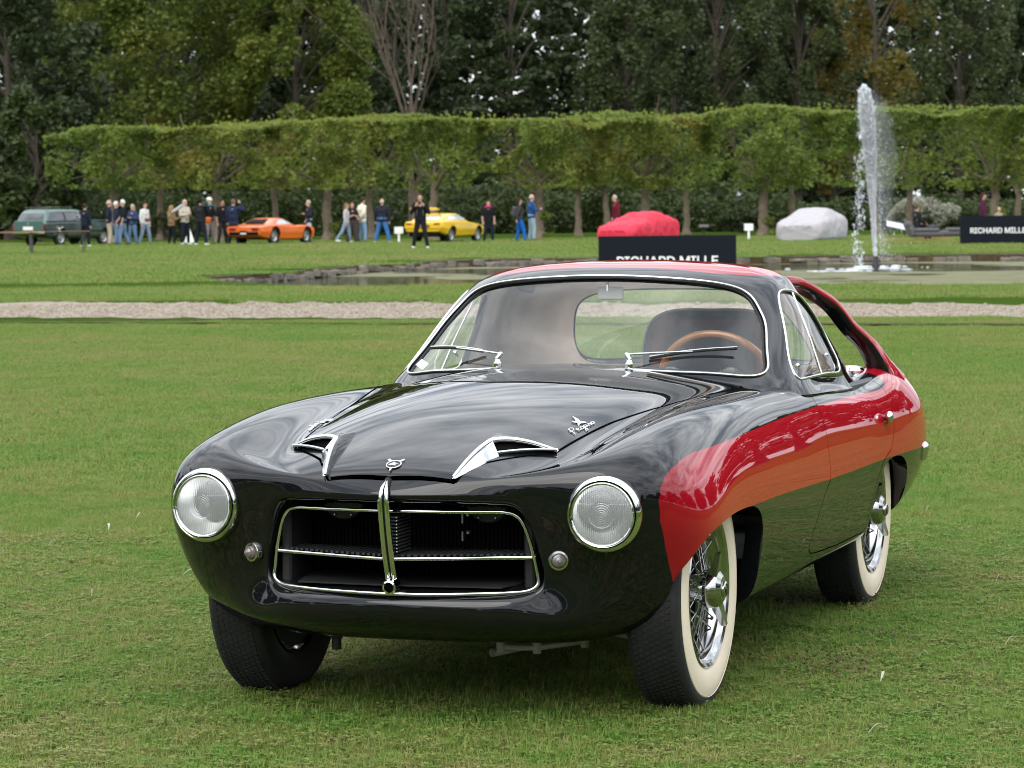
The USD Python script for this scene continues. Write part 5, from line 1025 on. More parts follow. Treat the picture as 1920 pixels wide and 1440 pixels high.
def far_car(name, label, loc, rot, secs, cab, paint, wheels, nu=60, roofmat=None, windows=(), winmat='dark_window'):
    """secs: (x, z bottom, half width low, half width max, z of max, half width shoulder, z shoulder, z crown). cab: rows of (x, y, z) half outlines from front centre to rear centre."""
    T = thing(name, label, 'car', loc, rot)
    net = []
    for x, zb, wl, wm, zm, ws, zs, zc in secs:
        net.append([(x, 0, zb), (x, wl * .6, zb), (x, wl, zb + .02), (x, (wl + wm) / 2, (zb + zm) / 2), (x, wm, zm), (x, (wm + ws) / 2 + .01, (zm + zs) / 2 + .02), (x, ws, zs), (x, ws * .6, zc - .01), (x, 0, zc)])
    V, F, A = build(net, nu, 96, tighten=.6)
    s = np.full(len(V), 1.0)
    for wx, wr, wy, rr in wheels:
        s = np.minimum(s, np.where(np.abs(V[:, 1]) > wy - .30, np.hypot(V[:, 0] - wx, V[:, 2] - wr) - rr, 1.0))
    V2, F2, A2 = clip(V, F, {'n': A['n']}, s); V2, F2, A2 = flange(V2, F2, A2, .03)
    obj('body', (V2, F2), paint, T, normals=A2['n'])
    # end caps
    for e in (0, -1):
        x, zb, wl, wm, zm, ws, zs, zc = secs[e]; sg = 1 if e == 0 else -1
        P = np.array(closed_net([net[e]]))[0]; C, q, tu, tv = surface(np.array([P, P, P, P]), 2, 48); C = C[0]; o = np.vstack([C, C.mean(0) + [sg * .012, 0, 0]]); i = np.arange(48); f = np.stack([i, (i + 1) % 48, np.full(48, 48)], 1)
        n_ = np.cross(o[f[:, 1]] - o[f[:, 0]], o[f[:, 2]] - o[f[:, 0]])[:, 0].sum()
        obj('end_panel', (o, f if n_ * sg > 0 else f[:, ::-1]), paint, T)
    V, F, A = build(cab, 40, 120, tighten=.6); B = {'n': A['n']}; keep = -np.ones(len(V))
    for nm, fn in windows: keep = np.maximum(keep, fn(V))
    a, b, c = clip(V, F, B, -keep); obj('cabin', (a, b), roofmat or paint, T, normals=c['n'])
    for nm, fn in windows:
        for sd in ((1, -1) if nm.startswith('side') else (0,)):
            a, b, c = clip(V, F, B, np.minimum(fn(V), sd * V[:, 1]) if sd else fn(V)); obj(nm.split('|')[0], (a - c['n'] * .01, b), nm.split('|')[1] if '|' in nm else winmat, T, normals=c['n'])
    for wx, wr, wy, rr in wheels:
        for sd in (1, -1):
            W = part('wheel', T); mm = (lambda m: place(m if sd < 0 else mirror_y(*m), None, (wx, sd * wy, wr)))
            obj('tyre', mm(lathe([(r_, -h) for r_, h in ((.20, .08), (wr - .03, .09), (wr, .06), (wr, -.06), (wr - .03, -.09), (0, -.09))][::1], 28, 'y')), 'tyre_plain', W, smooth=35)
            obj('rim', mm(lathe([(r_, -h) for r_, h in ((0, .03), (.05, .06), (.07, .05), (.16, .045), (.19, .07), (.215, .085), (.22, .06))], 28, 'y')), 'alloy', W, smooth=35)
            for k in range(5): a_ = k * 2 * np.pi / 5; obj('rim_hole', place(mm(lathe([(0, -.051), (.028, -.051)], 10, 'y')), None, (.115 * math.cos(a_), 0, .115 * math.sin(a_))), 'tyre_plain', W)
    return T
def sidewin(poly, off=0): return lambda V: np.minimum(sdist(poly, V[:, [0, 2]]), np.abs(V[:, 1]) - off)
def endwin(poly, cond): return lambda V: np.where(cond(V), sdist(poly, V[:, [1, 2]]), -.5)
def cabin_rows(rows):
    """rows: (z, x front, x rear, half width at the front, at the middle, at the rear)."""
    out = []
    for z, xf, xr, wf, wm, wr in rows:
        m = (xf + xr) / 2; out.append([(xf, 0, z), (xf - .01, wf * .55, z), (xf - .05, wf * .9, z), (xf - .16, (wf + wm) / 2 * 1.0, z), (m + (xf - m) * .4, wm, z), (m + (xr - m) * .4, wm, z), (xr + .16, (wr + wm) / 2, z), (xr + .05, wr * .9, z), (xr + .01, wr * .55, z), (xr, 0, z)])
    return out
def spot(px, py, d=None):
    g = ground_at(px, py) if d is None else at_depth(px, py, d); g[2] = 0; return g
# orange low sports car, seen from behind its right rear corner
est = far_car('orange_sports_car', 'low orange sports car with black slatted rear window, among the film crew', spot(512, 448, 122.5), math.radians(63),
    [(2.12, .30, .55, .60, .46, .55, .55, .58), (1.95, .22, .72, .80, .45, .74, .62, .64), (1.35, .18, .78, .87, .46, .80, .74, .74), (.7, .17, .78, .86, .46, .80, .72, .76), (0, .17, .78, .855, .46, .80, .72, .76), (-.7, .17, .78, .87, .47, .82, .77, .79), (-1.2, .18, .78, .885, .48, .82, .80, .82), (-1.75, .22, .76, .87, .50, .80, .77, .78), (-2.1, .30, .72, .82, .50, .77, .72, .73), (-2.2, .36, .68, .78, .52, .74, .69, .70)],
    cabin_rows([(.68, .75, -1.75, .62, .70, .56), (.76, .62, -1.62, .60, .70, .55), (.86, .40, -1.35, .57, .64, .52), (.97, .12, -1.0, .52, .57, .47), (1.03, -.05, -.72, .44, .48, .40), (1.05, -.22, -.5, .2, .2, .2), (1.052, -.34, -.38, .03, .03, .03)]),
    'orange_paint', [(1.28, .32, .70, .37), (-1.20, .33, .71, .385)],
    windows=[('side_window|pale_window', sidewin([(.45, .78), (.10, .955), (-.35, .985), (-.62, .96), (-.85, .80)], .3)), ('rear_window|dark_window', endwin([(-.46, .80), (.46, .80), (.40, .965), (-.40, .965)], lambda V: V[:, 0] < -.75)), ('windscreen|dark_window', endwin([(-.50, .76), (.50, .76), (.44, .965), (-.44, .965)], lambda V: V[:, 0] > .1))])
obj('rear_grille', box(-2.215, 0, .42, .02, 1.34, .10, .005), 'black_void', est); obj('bumper', box(-2.21, 0, .485, .035, 1.36, .03, .008), 'tyre_plain', est)
for s in (1, -1): L = part('tail_lamp', est); obj('lamp_housing', box(-2.212, s * .52, .60, .02, .30, .10, .005), 'tyre_plain', L); [obj('lamp_lens', box(-2.225, s * .52, .60 + q, .012, .27, .022), 'car_tail_red', L) for q in (-.03, 0, .03)]
P = part('number_plate', est); obj('plate_board', box(-2.235, 0, .47, .012, .33, .16), 'tyre_plain', P); obj('plate_marks', box(-2.243, 0, .435, .004, .26, .05), 'plate_white', P)
for k in range(5): obj('slat', place(box(0, 0, 0, .10, .92 - .05 * k, .012), ry(-.1), (-1.37 + .10 * k, 0, .868 + .028 * k)), 'tyre_plain', est)
# yellow hatchback coupe with its tailgate open
yel = far_car('yellow_coupe', 'wedge shaped yellow coupe with raised tailgate, behind the man in black', spot(838, 444, 122.0), math.radians(66),
    [(2.05, .34, .60, .66, .48, .60, .54, .55), (1.85, .26, .74, .82, .48, .77, .62, .62), (1.2, .24, .78, .87, .50, .82, .72, .72), (.5, .23, .78, .87, .50, .82, .80, .80), (-.3, .23, .78, .87, .52, .82, .83, .83), (-1.0, .24, .78, .88, .54, .82, .86, .86), (-1.7, .30, .76, .87, .56, .80, .87, .86), (-2.1, .40, .72, .83, .60, .76, .85, .83), (-2.2, .46, .70, .80, .62, .74, .82, .80)],
    cabin_rows([(.74, .80, -2.12, .64, .72, .62), (.84, .65, -2.02, .62, .72, .62), (.95, .42, -1.85, .59, .67, .58), (1.07, .12, -1.40, .54, .60, .53), (1.15, -.10, -1.00, .46, .50, .45), (1.17, -.30, -.70, .2, .2, .2), (1.172, -.45, -.50, .03, .03, .03)]),
    'yellow_paint', [(1.22, .31, .70, .36), (-1.25, .31, .70, .37)],
    windows=[('side_window|pale_window', sidewin([(.48, .87), (.12, 1.055), (-.5, 1.10), (-1.0, 1.06), (-1.50, .90)], .3)), ('rear_window|pale_window', endwin([(-.53, .90), (.53, .90), (.47, 1.05), (-.47, 1.05)], lambda V: V[:, 0] < -1.1)), ('windscreen|dark_window', endwin([(-.52, .86), (.52, .86), (.46, 1.06), (-.46, 1.06)], lambda V: V[:, 0] > .1))])
obj('tailgate_spoiler', place(box(0, 0, 0, .30, 1.16, .085, .02), ry(.12), (-2.03, 0, 1.33)), 'yellow_paint', yel); [obj('tailgate_stay', tube([(-1.6, s * .52, 1.0), (-2.0, s * .52, 1.30)], .012, 6), 'tyre_plain', yel) for s in (1, -1)]
obj('rear_panel_seam', box(-2.215, 0, .56, .008, 1.52, .018), 'tyre_plain', yel); obj('underside', box(-1.9, 0, .34, .5, 1.3, .2, .03), 'black_void', yel)
for s in (1, -1): obj('tail_lamp', box(-2.213, s * .60, .745, .012, .24, .05), 'car_tail_red', yel)
obj('number_plate', box(-2.222, -.02, .66, .008, .52, .11), 'tyre_plain', yel); obj('plate_marks', box(-2.229, -.02, .66, .004, .42, .06), 'trestle_wood', yel)
# green estate
gre = far_car('green_estate_car', 'two tone green estate car with roof rack behind the trestle tables', spot(125, 452, 124.5), math.radians(60),
    [(2.32, .42, .70, .76, .62, .72, .80, .82), (2.1, .34, .78, .86, .62, .80, .88, .92), (1.4, .30, .82, .90, .62, .84, .94, .99), (.6, .30, .82, .90, .62, .85, .97, 1.01), (-.5, .30, .82, .90, .62, .85, .97, 1.0), (-1.5, .30, .82, .90, .62, .85, .97, 1.0), (-2.1, .34, .80, .88, .64, .83, .96, .99), (-2.34, .42, .76, .85, .66, .80, .94, .96), (-2.42, .48, .72, .80, .68, .77, .90, .92)],
    cabin_rows([(.90, .98, -2.34, .66, .80, .74), (.99, .85, -2.30, .66, .79, .73), (1.15, .62, -2.22, .62, .74, .69), (1.32, .40, -2.10, .58, .68, .64), (1.43, .18, -1.98, .50, .60, .57), (1.48, -.1, -1.80, .34, .4, .4), (1.49, -.5, -1.3, .1, .1, .1)]),
    'estate_dark_green', [(1.42, .33, .72, .38), (-1.38, .33, .72, .38)], roofmat='estate_green',
    windows=[('side_window', sidewin([(.62, 1.02), (.40, 1.28), (-.18, 1.37), (-.18, 1.02)], .35)), ('side_window', sidewin([(-.26, 1.02), (-.26, 1.375), (-1.0, 1.375), (-1.0, 1.02)], .35)), ('side_window', sidewin([(-1.08, 1.02), (-1.08, 1.375), (-1.90, 1.34), (-2.08, 1.04)], .35)),
             ('rear_window', endwin([(-.60, 1.05), (.60, 1.05), (.54, 1.30), (-.54, 1.30)], lambda V: V[:, 0] < -1.95)), ('windscreen', endwin([(-.58, 1.02), (.58, 1.02), (.52, 1.36), (-.52, 1.36)], lambda V: V[:, 0] > .1))])
obj('tailgate', place(_hull([(-.01, y, z) for y, z in ((-.74, .62), (.74, .62), (-.72, 1.0), (.72, 1.0))] + [(.03, y, z) for y, z in ((-.74, .62), (.74, .62), (-.72, 1.0), (.72, 1.0))]), None, (-2.435, 0, 0)), 'estate_green', gre)
obj('waist_panel', box(-.2, 0, 1.005, 4.0, 1.735, .035, .01), 'estate_green', gre)
for s in (1, -1): obj('tail_lamp', box(-2.44, s * .77, .74, .03, .07, .22, .01), 'car_tail_red', gre); obj('side_strip', box(-.2, s * .905, .48, 3.6, .012, .03), 'chrome', gre)
obj('bumper', box(-2.47, 0, .53, .08, 1.66, .10, .03), 'chrome', gre); obj('number_plate', box(-2.458, 0, .715, .012, .50, .14), 'plate_white', gre); obj('badge', box(-2.455, 0, .90, .02, .05, .07, .008), 'chrome', gre)
R = part('roof_rack', gre)
for s in (1, -1): obj('rack_rail', tube([(-.3, s * .52, 1.56), (-2.0, s * .52, 1.53)], .015, 6), 'grey_metal', R)
for x in (-.4, -.8, -1.2, -1.6, -1.95): obj('rack_bar', tube([(x, -.54, 1.545), (x, .54, 1.545)], .012, 6), 'grey_metal', R); [obj('rack_foot', tube([(x, s * .5, 1.46), (x, s * .5, 1.55)], .012, 5), 'grey_metal', R) for s in (1, -1)]

# cars hidden under fitted covers
def covered(name, label, loc, rot, secs, mat, seed):
    T = thing(name, label, 'covered car', loc, rot); net = []
    for x, w, zs, zt, wt in secs: net.append([(x, 0, .03), (x, w * .7, .03), (x, w * .97, .05), (x, w, .25), (x, w * .99, zs * .75), (x, w * .93, zs), (x, (w * .9 + wt) / 2, (zs + zt) / 2 + .01), (x, wt, zt - .03), (x, wt * .5, zt), (x, 0, zt + .005)])
    V, F, A = build(net, 110, 150, tighten=.5); q = V[:, 2]
    fold = (meshkit.fbm(V * [1.6, 1.6, .9], 4, seed) - .5) * .12 - np.abs(meshkit.fbm(V * [2.6, 2.6, 1.3], 3, seed + 9) - .5) * .22 + .03 + (np.abs(meshkit.noise(np.column_stack([V[:, 0] * 3.2 + V[:, 2] * 1.6, V[:, 1] * 3.2, q * .5]), seed + 3) - .5) - .25) * -.16 * np.clip(1.15 - q, 0, 1)
    V = V + A['n'] * (fold * np.clip(q * 3, 0, 1))[:, None]; V[:, 2] = np.maximum(V[:, 2], .02)
    obj('cover', (V, F), mat, T, smooth=True)
    for e, sg in ((0, 1), (109, -1)):
        C = V[e * 150:(e + 1) * 150]; o = np.vstack([C, C.mean(0)]); i = np.arange(150); obj('cover_end', (o, np.stack([i, (i + 1) % 150, np.full(150, 150)], 1)), mat, T)
    for x in (1.25, -1.25):
        for s in (1, -1): obj('tyre', place(lathe([(0, .09), (.3, .09), (.32, .06), (.32, -.06), (.3, -.09), (0, -.09)], 20, 'y'), None, (x, s * .72, .31)), 'tyre_plain', T, smooth=35)
    return T
covered('red_covered_car', 'low car under a bright red fitted cover behind the dark banner', spot(1196, 443, 117), math.radians(240),
    [(2.0, .55, .42, .46, .30), (1.85, .76, .52, .58, .45), (1.3, .84, .66, .72, .55), (.6, .85, .74, .84, .60), (.1, .85, .78, 1.02, .56), (-.4, .85, .80, 1.13, .52), (-.9, .85, .82, 1.10, .52), (-1.4, .86, .84, .96, .56), (-1.75, .86, .78, .82, .58), (-2.0, .74, .62, .66, .5)], 'red_cover', 3)
covered('grey_covered_car', 'car under a loose pale grey cover left of the fountain', spot(1522, 446, 117), math.radians(249),
    [(2.05, .62, .50, .56, .40), (1.9, .84, .62, .70, .50), (1.2, .93, .74, .84, .58), (.5, .93, .80, 1.0, .58), (0, .93, .82, 1.16, .54), (-.6, .93, .84, 1.20, .52), (-1.2, .93, .84, 1.08, .54), (-1.7, .92, .80, .92, .56), (-2.0, .78, .66, .72, .5)], 'grey_cover', 8)

# banners
def banner(label, x0, x1, ytop, d):
    a, b = at_depth(x0, ytop, d), at_depth(x1, ytop - .0101 * (x1 - x0) * 0, d); w = b[0] - a[0]; h = a[2]
    B = thing('sponsor_banner', label, 'banner', ((a[0] + b[0]) / 2, d, 0), 0, None)
    obj('panel', box(0, 0, h / 2, w, .10, h, .004), 'banner_navy', B)
    t = meshkit.text_mesh('RICHARD MILLE', .18, .006, bold=True); v = np.array(t.vertices); v -= [(v[:, 0].min() + v[:, 0].max()) / 2, v[:, 1].min(), 0]; sx = w * .735 / (v[:, 0].max() - v[:, 0].min()); v = v * [sx, .18 / v[:, 1].max() * h / .9, 1]
    obj('lettering', place((v, t.faces), rx(math.pi / 2), (0, -.0505, h * .385)), 'white_print', B)
    return B
banner('dark navy banner with white lettering directly behind the coupe roof', 1122, 1380, 443, 54.5)
banner('dark navy banner with white lettering at the right edge beside the sofas', 1800, 1942, 405, 101.0)
# small white signs on stakes
for lab, px, py, d in (('small white sign on a stake left of the man in black', 748, 454, 121), ('small white sign on a stake left of the grey car cover', 1404, 449, 119)):
    S = thing('lawn_sign', lab, 'sign', spot(px, py, d)); obj('board', box(0, 0, .50, .35, .02, .27, .006), 'sign_white', S); obj('stake', box(0, .015, .19, .09, .02, .38, .004), 'sign_white', S)
L = thing('lectern_stand', 'low black info stand between the red car cover and the small sign', 'stand', spot(1320, 442, 128)); obj('post', box(0, 0, .24, .07, .07, .48, .01), 'tyre_plain', L); obj('board', place(box(0, 0, 0, .40, .30, .03, .005), rx(.35), (0, 0, .50)), 'grey_metal', L)
L = thing('slanted_board', 'pale slanted info board beside the left sofa', 'stand', spot(1682, 445, 122)); obj('board', place(box(0, 0, 0, .85, .45, .03, .006), ry(.22) @ rx(.5), (0, 0, .48)), 'pale_window', L); [obj('leg', box(x, 0, .2, .05, .05, .42), 'tyre_plain', L) for x in (.30, -.3)]
# sofas on a deck
D = thing('timber_deck', 'low brown timber deck under the sofas', 'deck', spot(1768, 452, 111)); [obj('board', box(-.95 + .0, -.6 + .14 * k, .055, 2.6, .13, .05, .006), 'deck_brown', D) for k in range(9)]
def sofa(label, px, d, flip):
    S = thing('lounge_sofa', label, 'sofa', (*spot(px, 448, d)[:2], .08), 0); s = flip
    obj('seat', box(.12 * s, 0, .18, 1.05, .95, .22, .07), 'sofa_grey', S, smooth=35); obj('backrest', place(box(0, 0, 0, .24, .95, .62, .09), ry(-.42 * s), (-.52 * s, 0, .36)), 'sofa_grey', S, smooth=35)
    for q in (.42, -.42): obj('armrest', box(.05 * s, q, .32, .9, .13, .14, .05), 'sofa_grey', S, smooth=35)
    return S
sofa('dark grey lounge sofa with its back to the fountain', 1733, 111, 1); sofa('grey lounge sofa half hidden by the right-hand banner', 1800, 112, -1)
B = thing('shoulder_bag', 'black bag lying on the left sofa', 'bag', (*spot(1752, 448, 111)[:2], .37)); obj('bag_body', trimesh.Trimesh(*_hull(np.random.default_rng(2).normal(0, 1, (60, 3)) / 1.0 * [.11, .10, .07] + [0, 0, .07])), 'tyre_plain', B, smooth=True); obj('bag_handle', tube(spline_pts([(-.1, 0, .12), (0, 0, .26), (.1, 0, .12)], 12), .012, 5), 'tyre_plain', B)
# trestle tables
def table(label, px, py, d, L_, rot, mat):
    T = thing('trestle_table', label, 'table', (*spot(px, py, d)[:2], 0), rot, None)
    obj('tabletop', box(0, 0, .725, L_, .70, .03, .005), mat, T)
    for x in (-L_ / 2 + .18, L_ / 2 - .18):
        for y in (-.3, .3): obj('leg', tube([(x, y, 0), (x, y * .95, .71)], .019, 6), 'grey_metal', T)
        obj('crossbar', tube([(x, -.3, .62), (x, .3, .62)], .014, 5), 'grey_metal', T)
table('pale brown trestle table at the left edge in front of the estate car', 10, 478, 100, 2.1, .05, 'trestle_wood'); table('darker brown trestle table nearest the estate car', 108, 474, 101.5, 2.1, .04, 'trestle_brown'); 
C = thing('chrome_cup', 'small shiny cup standing on the darker trestle table', 'cup', (*at_depth(112, 440, 101.4)[:2], .74)); obj('cup_body', lathe([(0, 0), (.05, 0), (.02, .02), (.02, .06), (.07, .10), (.08, .16), (.07, .155), (0, .07)], 16), 'chrome', C, smooth=30); [obj('cup_handle', tube(spline_pts([(s * .07, 0, .14), (s * .12, 0, .12), (s * .06, 0, .09)], 8), .007, 5), 'chrome', C) for s in (1, -1)]

# fountain
FX, FD = 1642, 75.0
fb = at_depth(FX, 505, FD); fb[2] = WATER_Z
FT = thing('fountain', 'tall white fountain jet rising from the pond at the right', 'fountain', fb)
obj('nozzle', place(lathe([(.10, -.1), (.10, .06), (.065, .16), (.055, .30), (.035, .32), (.035, .25), (0, .25)], 18), None), 'dark_metal', FT, smooth=35)
M['white_water'] = usdkit.material(stage, '/World/Looks/white_water', {'d': ('principled_bsdf', {'base_color': (.74, .77, .80), 'roughness': .25, 'subsurface_weight': 0.0}), 't': ('translucent_bsdf', {'color': (.85, .88, .9)}), 'x': ('mix_closure', {'fac': .35})}, [('d.BSDF', 'x.closure1'), ('t.BSDF', 'x.closure2')], surface='x.closure')
r = np.random.default_rng(12); H = 4.45
def jet_x(z): return -.0 - .245 * (z / H) ** 1.5
zz = np.linspace(.3, 2.7, 60); rad = np.interp(zz, [.3, 1.0, 2.0, 2.7], [.042, .045, .045, .010]) * (1 + .35 * (meshkit.noise(np.column_stack([zz * 9, zz * 0, zz * 0]), 3) - .5))
obj('jet_core', tube(np.column_stack([jet_x(zz) + r.normal(0, .008, 60), r.normal(0, .008, 60), zz]), rad, 9), 'white_water', FT, smooth=True)
def drops(name, P, s, label): scatter(name, [('drop', trimesh.creation.icosphere(1, 1.0), 'white_water'), ('streak', (trimesh.creation.icosphere(1, 1.0).vertices * [.7, .7, 2.6], trimesh.creation.icosphere(1, 1.0).faces), 'white_water')], P, r.uniform(0, 6.28, len(P)), s, r.integers(0, 2, len(P)), label, FT)
def mist_material(name, density):
    M[name] = usdkit.material(stage, '/World/Looks/' + name, {'g': ('geometry', {}), 'mp': ('mapping', {'scale': (4.0, 4.0, 1.6)}), 'n': ('noise_texture', {'scale': 1.6, 'detail': 4.0, 'roughness': .65}), 'd': ('map_range', {'from_min': .36, 'from_max': .66, 'to_min': density * .15, 'to_max': density, 'clamp': True}), 'v': ('principled_volume', {'color': (.93, .95, .97)})},
        [('g.position', 'mp.vector'), ('mp.vector', 'n.vector'), ('n.fac', 'd.value'), ('d.result', 'v.density')], volume='v.volume')
mist_material('water_plume', 26.0); mist_material('water_mist', .22)
def plume(name, prof, mat, dx=0.0, sq=1.0):
    zz = np.linspace(prof[0][0], prof[-1][0], 40); rr = np.interp(zz, *zip(*prof)); an = np.arange(18) * 2 * np.pi / 18
    wob = 1 + .45 * (meshkit.fbm(np.stack([np.cos(an)[None] * 1.5 + 0 * zz[:, None], np.sin(an)[None] * 1.5 + 0 * zz[:, None], zz[:, None] * 2.2 + 0 * an[None]], -1), 3, 6) - .5) * 2
    X = np.stack([(jet_x(zz) + dx)[:, None] + (rr[:, None] * wob) * np.cos(an) * sq, (rr[:, None] * wob) * np.sin(an), np.broadcast_to(zz[:, None], (40, 18))], -1)
    v = X.reshape(-1, 3); f = grid_faces(40, 18); v = np.vstack([v, X[0].mean(0), X[-1].mean(0)]); k = np.arange(18)
    f = np.vstack([f, np.stack([k, (k + 1) % 18, np.full(18, 720)], 1), np.stack([702 + (k + 1) % 18, 702 + k, np.full(18, 721)], 1)])
    t = trimesh.Trimesh(v, f, process=False); t.fix_normals(); obj(name, (t.vertices, t.faces), mat, FT)
plume('plume', [(.34, .045), (1.2, .075), (2.4, .13), (3.4, .185), (4.0, .185), (4.35, .10), (4.47, .02)], 'water_plume', -.015)
plume('mist', [(.4, .12), (1.5, .30), (2.8, .42), (3.7, .40), (4.2, .22), (4.3, .05)], 'water_mist', .22)
n = 9000; t = r.beta(2.2, 1.0, n); z = .4 + t * (H - .35); w = np.interp(z, [.3, 1.5, 3.0, 3.95, 4.35, 4.5], [.035, .055, .115, .150, .10, .03]); P = np.column_stack([jet_x(z) + r.normal(0, 1, n) * w * .6 - .02, r.normal(0, 1, n) * w * .6, z])
drops('jet_drops', P, np.exp(r.normal(math.log(.0075), .45, n)), 'white drops around the jet')
n = 900; u = r.uniform(0, 1, n) ** .8; x0 = r.normal(-.27, .06, n); z = 3.9 * (1 - u * .99) + .03; P = np.column_stack([x0 - .17 * u ** .7 + r.normal(0, .05, n) + .03 * np.sin(z * 7), r.normal(0, .12, n), z]); k = meshkit.noise(np.column_stack([z * 2.6, x0 * 8, z * 0]), 5) > .30
drops('falling_drops', P[k], np.exp(r.normal(math.log(.0070), .5, k.sum())), 'drops falling back on the left of the jet')
n = 2500; z = r.uniform(.2, 4.1, n); P = np.column_stack([jet_x(z) + .10 + r.exponential(.16, n), r.normal(0, .25, n), z]); drops('fine_spray', P, np.exp(r.normal(math.log(.0036), .4, n)), 'fine spray drifting right of the jet')
n = 5200; a = r.uniform(0, 6.28, n); q = np.sqrt(r.uniform(0, 1, n)); P = np.column_stack([-.35 + 1.75 * q * np.cos(a) + r.normal(0, .1, n), 4.2 * q * np.sin(a), np.full(n, .006)]); k = meshkit.fbm(P * [2.2, .8, 1], 4, 9) > .49 + .22 * q
s = np.exp(r.normal(math.log(.020), .5, k.sum())); scatter('splash_foam', [('fleck', (trimesh.creation.icosphere(1, 1.0).vertices * [1.5, 1.5, .35], trimesh.creation.icosphere(1, 1.0).faces), 'white_water')], P[k], r.uniform(0, 6.28, k.sum()), s, np.zeros(k.sum(), int), 'white flecks where the water falls back', FT)
# feathers, leaves and clippings on the near lawn
pbr('feather_white', (.40, .38, .33), .8); pbr('dead_leaf', (.30, .20, .11), .8); pbr('clippings', (.11, .075, .04), .95)
def feather(label, px, py, length, rot, name='feather', mat='feather_white', curl=.25, wd=.075, grp=None):
    c = ground_at(px, py); n = 14; t = np.linspace(0, 1, n); T = thing(name, label, name.replace('_', ' '), (c[0], c[1], .022), rot)
    mid = np.column_stack([(t - .5) * length, curl * length * (t - .5) ** 2 * 2, .012 + .018 * np.sin(t * np.pi) + t * .012]); w = length * wd * np.sin(np.clip(t * 1.05, 0, 1) * np.pi) ** .7
    V = np.vstack([mid + np.column_stack([0 * t, w, w * .15]), mid, mid + np.column_stack([0 * t, -w, w * .15])]); F = np.vstack([grid_faces(3, n, False)])
    obj('vane', (V, F), mat, T, smooth=True); obj('shaft', tube(mid, np.linspace(.0012, .0005, n), 4), mat, T)
for lab, px, py, L, rot, nm in (('largest white feather on the lawn left of the coupe', 204, 1006, .105, 1.9, 'feather'), ('thin white feather upper left of the largest one', 262, 985, .06, 1.1, 'feather'), ('small curled white feather between the left edge and the largest feather', 99, 1038, .05, .4, 'feather'),
    ('white feather under the left side of the nose', 362, 1094, .12, .3, 'feather'), ('tiny white feather in open grass at lower left', 173, 1134, .03, 1.8, 'feather'), ('pale dry leaf lying left of the right front tyre', 188, 1180, .055, .1, 'fallen_leaf'), ('pale dry stalk at the lower left edge', 42, 1266, .09, .15, 'fallen_leaf'), ('pale leaf fragment on the left lawn', 236, 1205, .07, .1, 'fallen_leaf'),
    ('white feather standing in the grass right of the left front wheel', 1656, 1296, .085, 1.4, 'feather'), ('small white feather right of the left front wheel', 1731, 1254, .05, -.6, 'feather'), ('white feather right of the rear wheel', 1873, 1106, .035, .5, 'feather'), ('short pale feather at the right edge', 1897, 1227, .06, .2, 'feather'), ('pale twig shaped feather at the bottom right of centre', 1645, 1398, .07, .2, 'feather'), ('flat pale leaf on the grass right of the front whitewall tyre', 1606, 1302, .07, .1, 'fallen_leaf'),
    ('white speck of feather beside the tail of the coupe', 1741, 972, .04, .3, 'feather'), ('dry yellow leaf near the bottom right corner', 1775, 1225, .05, .3, 'fallen_leaf')):
    feather(lab, px, py, L * .65, rot, nm, 'feather_white' if nm == 'feather' else 'dead_leaf')
r = np.random.default_rng(8)
P = []
for px, py, w, n in ((1563, 1256, .14, 260), (1605, 1134, .09, 150), (1665, 1200, .12, 80), (1420, 1252, .14, 40), (1830, 1280, .12, 50), (130, 1340, .2, 40)):
    c = ground_at(px, py); P.append(np.column_stack([c[0] + r.normal(0, w * .5, n), c[1] + r.normal(0, w * 1.0, n), np.abs(r.normal(.022, .010, n))]))
obj('grass_clippings', leaves_mesh(np.vstack(P), .012, r, 0), 'clippings', kind='stuff', label='brown dry clippings scattered on the near lawn')
# ------------------------------------------------------------------ people
SKIN = {'light': (.50, .29, .21), 'tan': (.36, .19, .12)}
for k, c in SKIN.items(): pbr('skin_' + k, c, .5)
CLOTH = {}
def cloth(c):
    key = 'cloth_' + '_'.join('%03d' % round(v * 999) for v in c)
    if key not in CLOTH: CLOTH[key] = pbr(key, c, .9, spec=.15, noise=(9, .12))
    return key
def chain(pts, rads):
    out = []
    for (a, ra), (b, rb) in zip(list(zip(pts, rads))[:-1], list(zip(pts, rads))[1:]):
        s = np.vstack([_SPH * ra + a, _SPH * rb + b]); out.append(m3.Manifold.hull_points(s))
    return out
_SPH = np.array(trimesh.creation.icosphere(1, 1.0).vertices)
def fuse(parts_, fine=.05, it=6):
    m = m3.Manifold.batch_boolean(parts_, m3.OpType.Add)
    if fine: m = m.refine_to_length(fine)
    q = m.to_mesh(); t = trimesh.Trimesh(np.array(q.vert_properties[:, :3]), np.array(q.tri_verts), process=True)
    if it: trimesh.smoothing.filter_taubin(t, iterations=it)
    return t
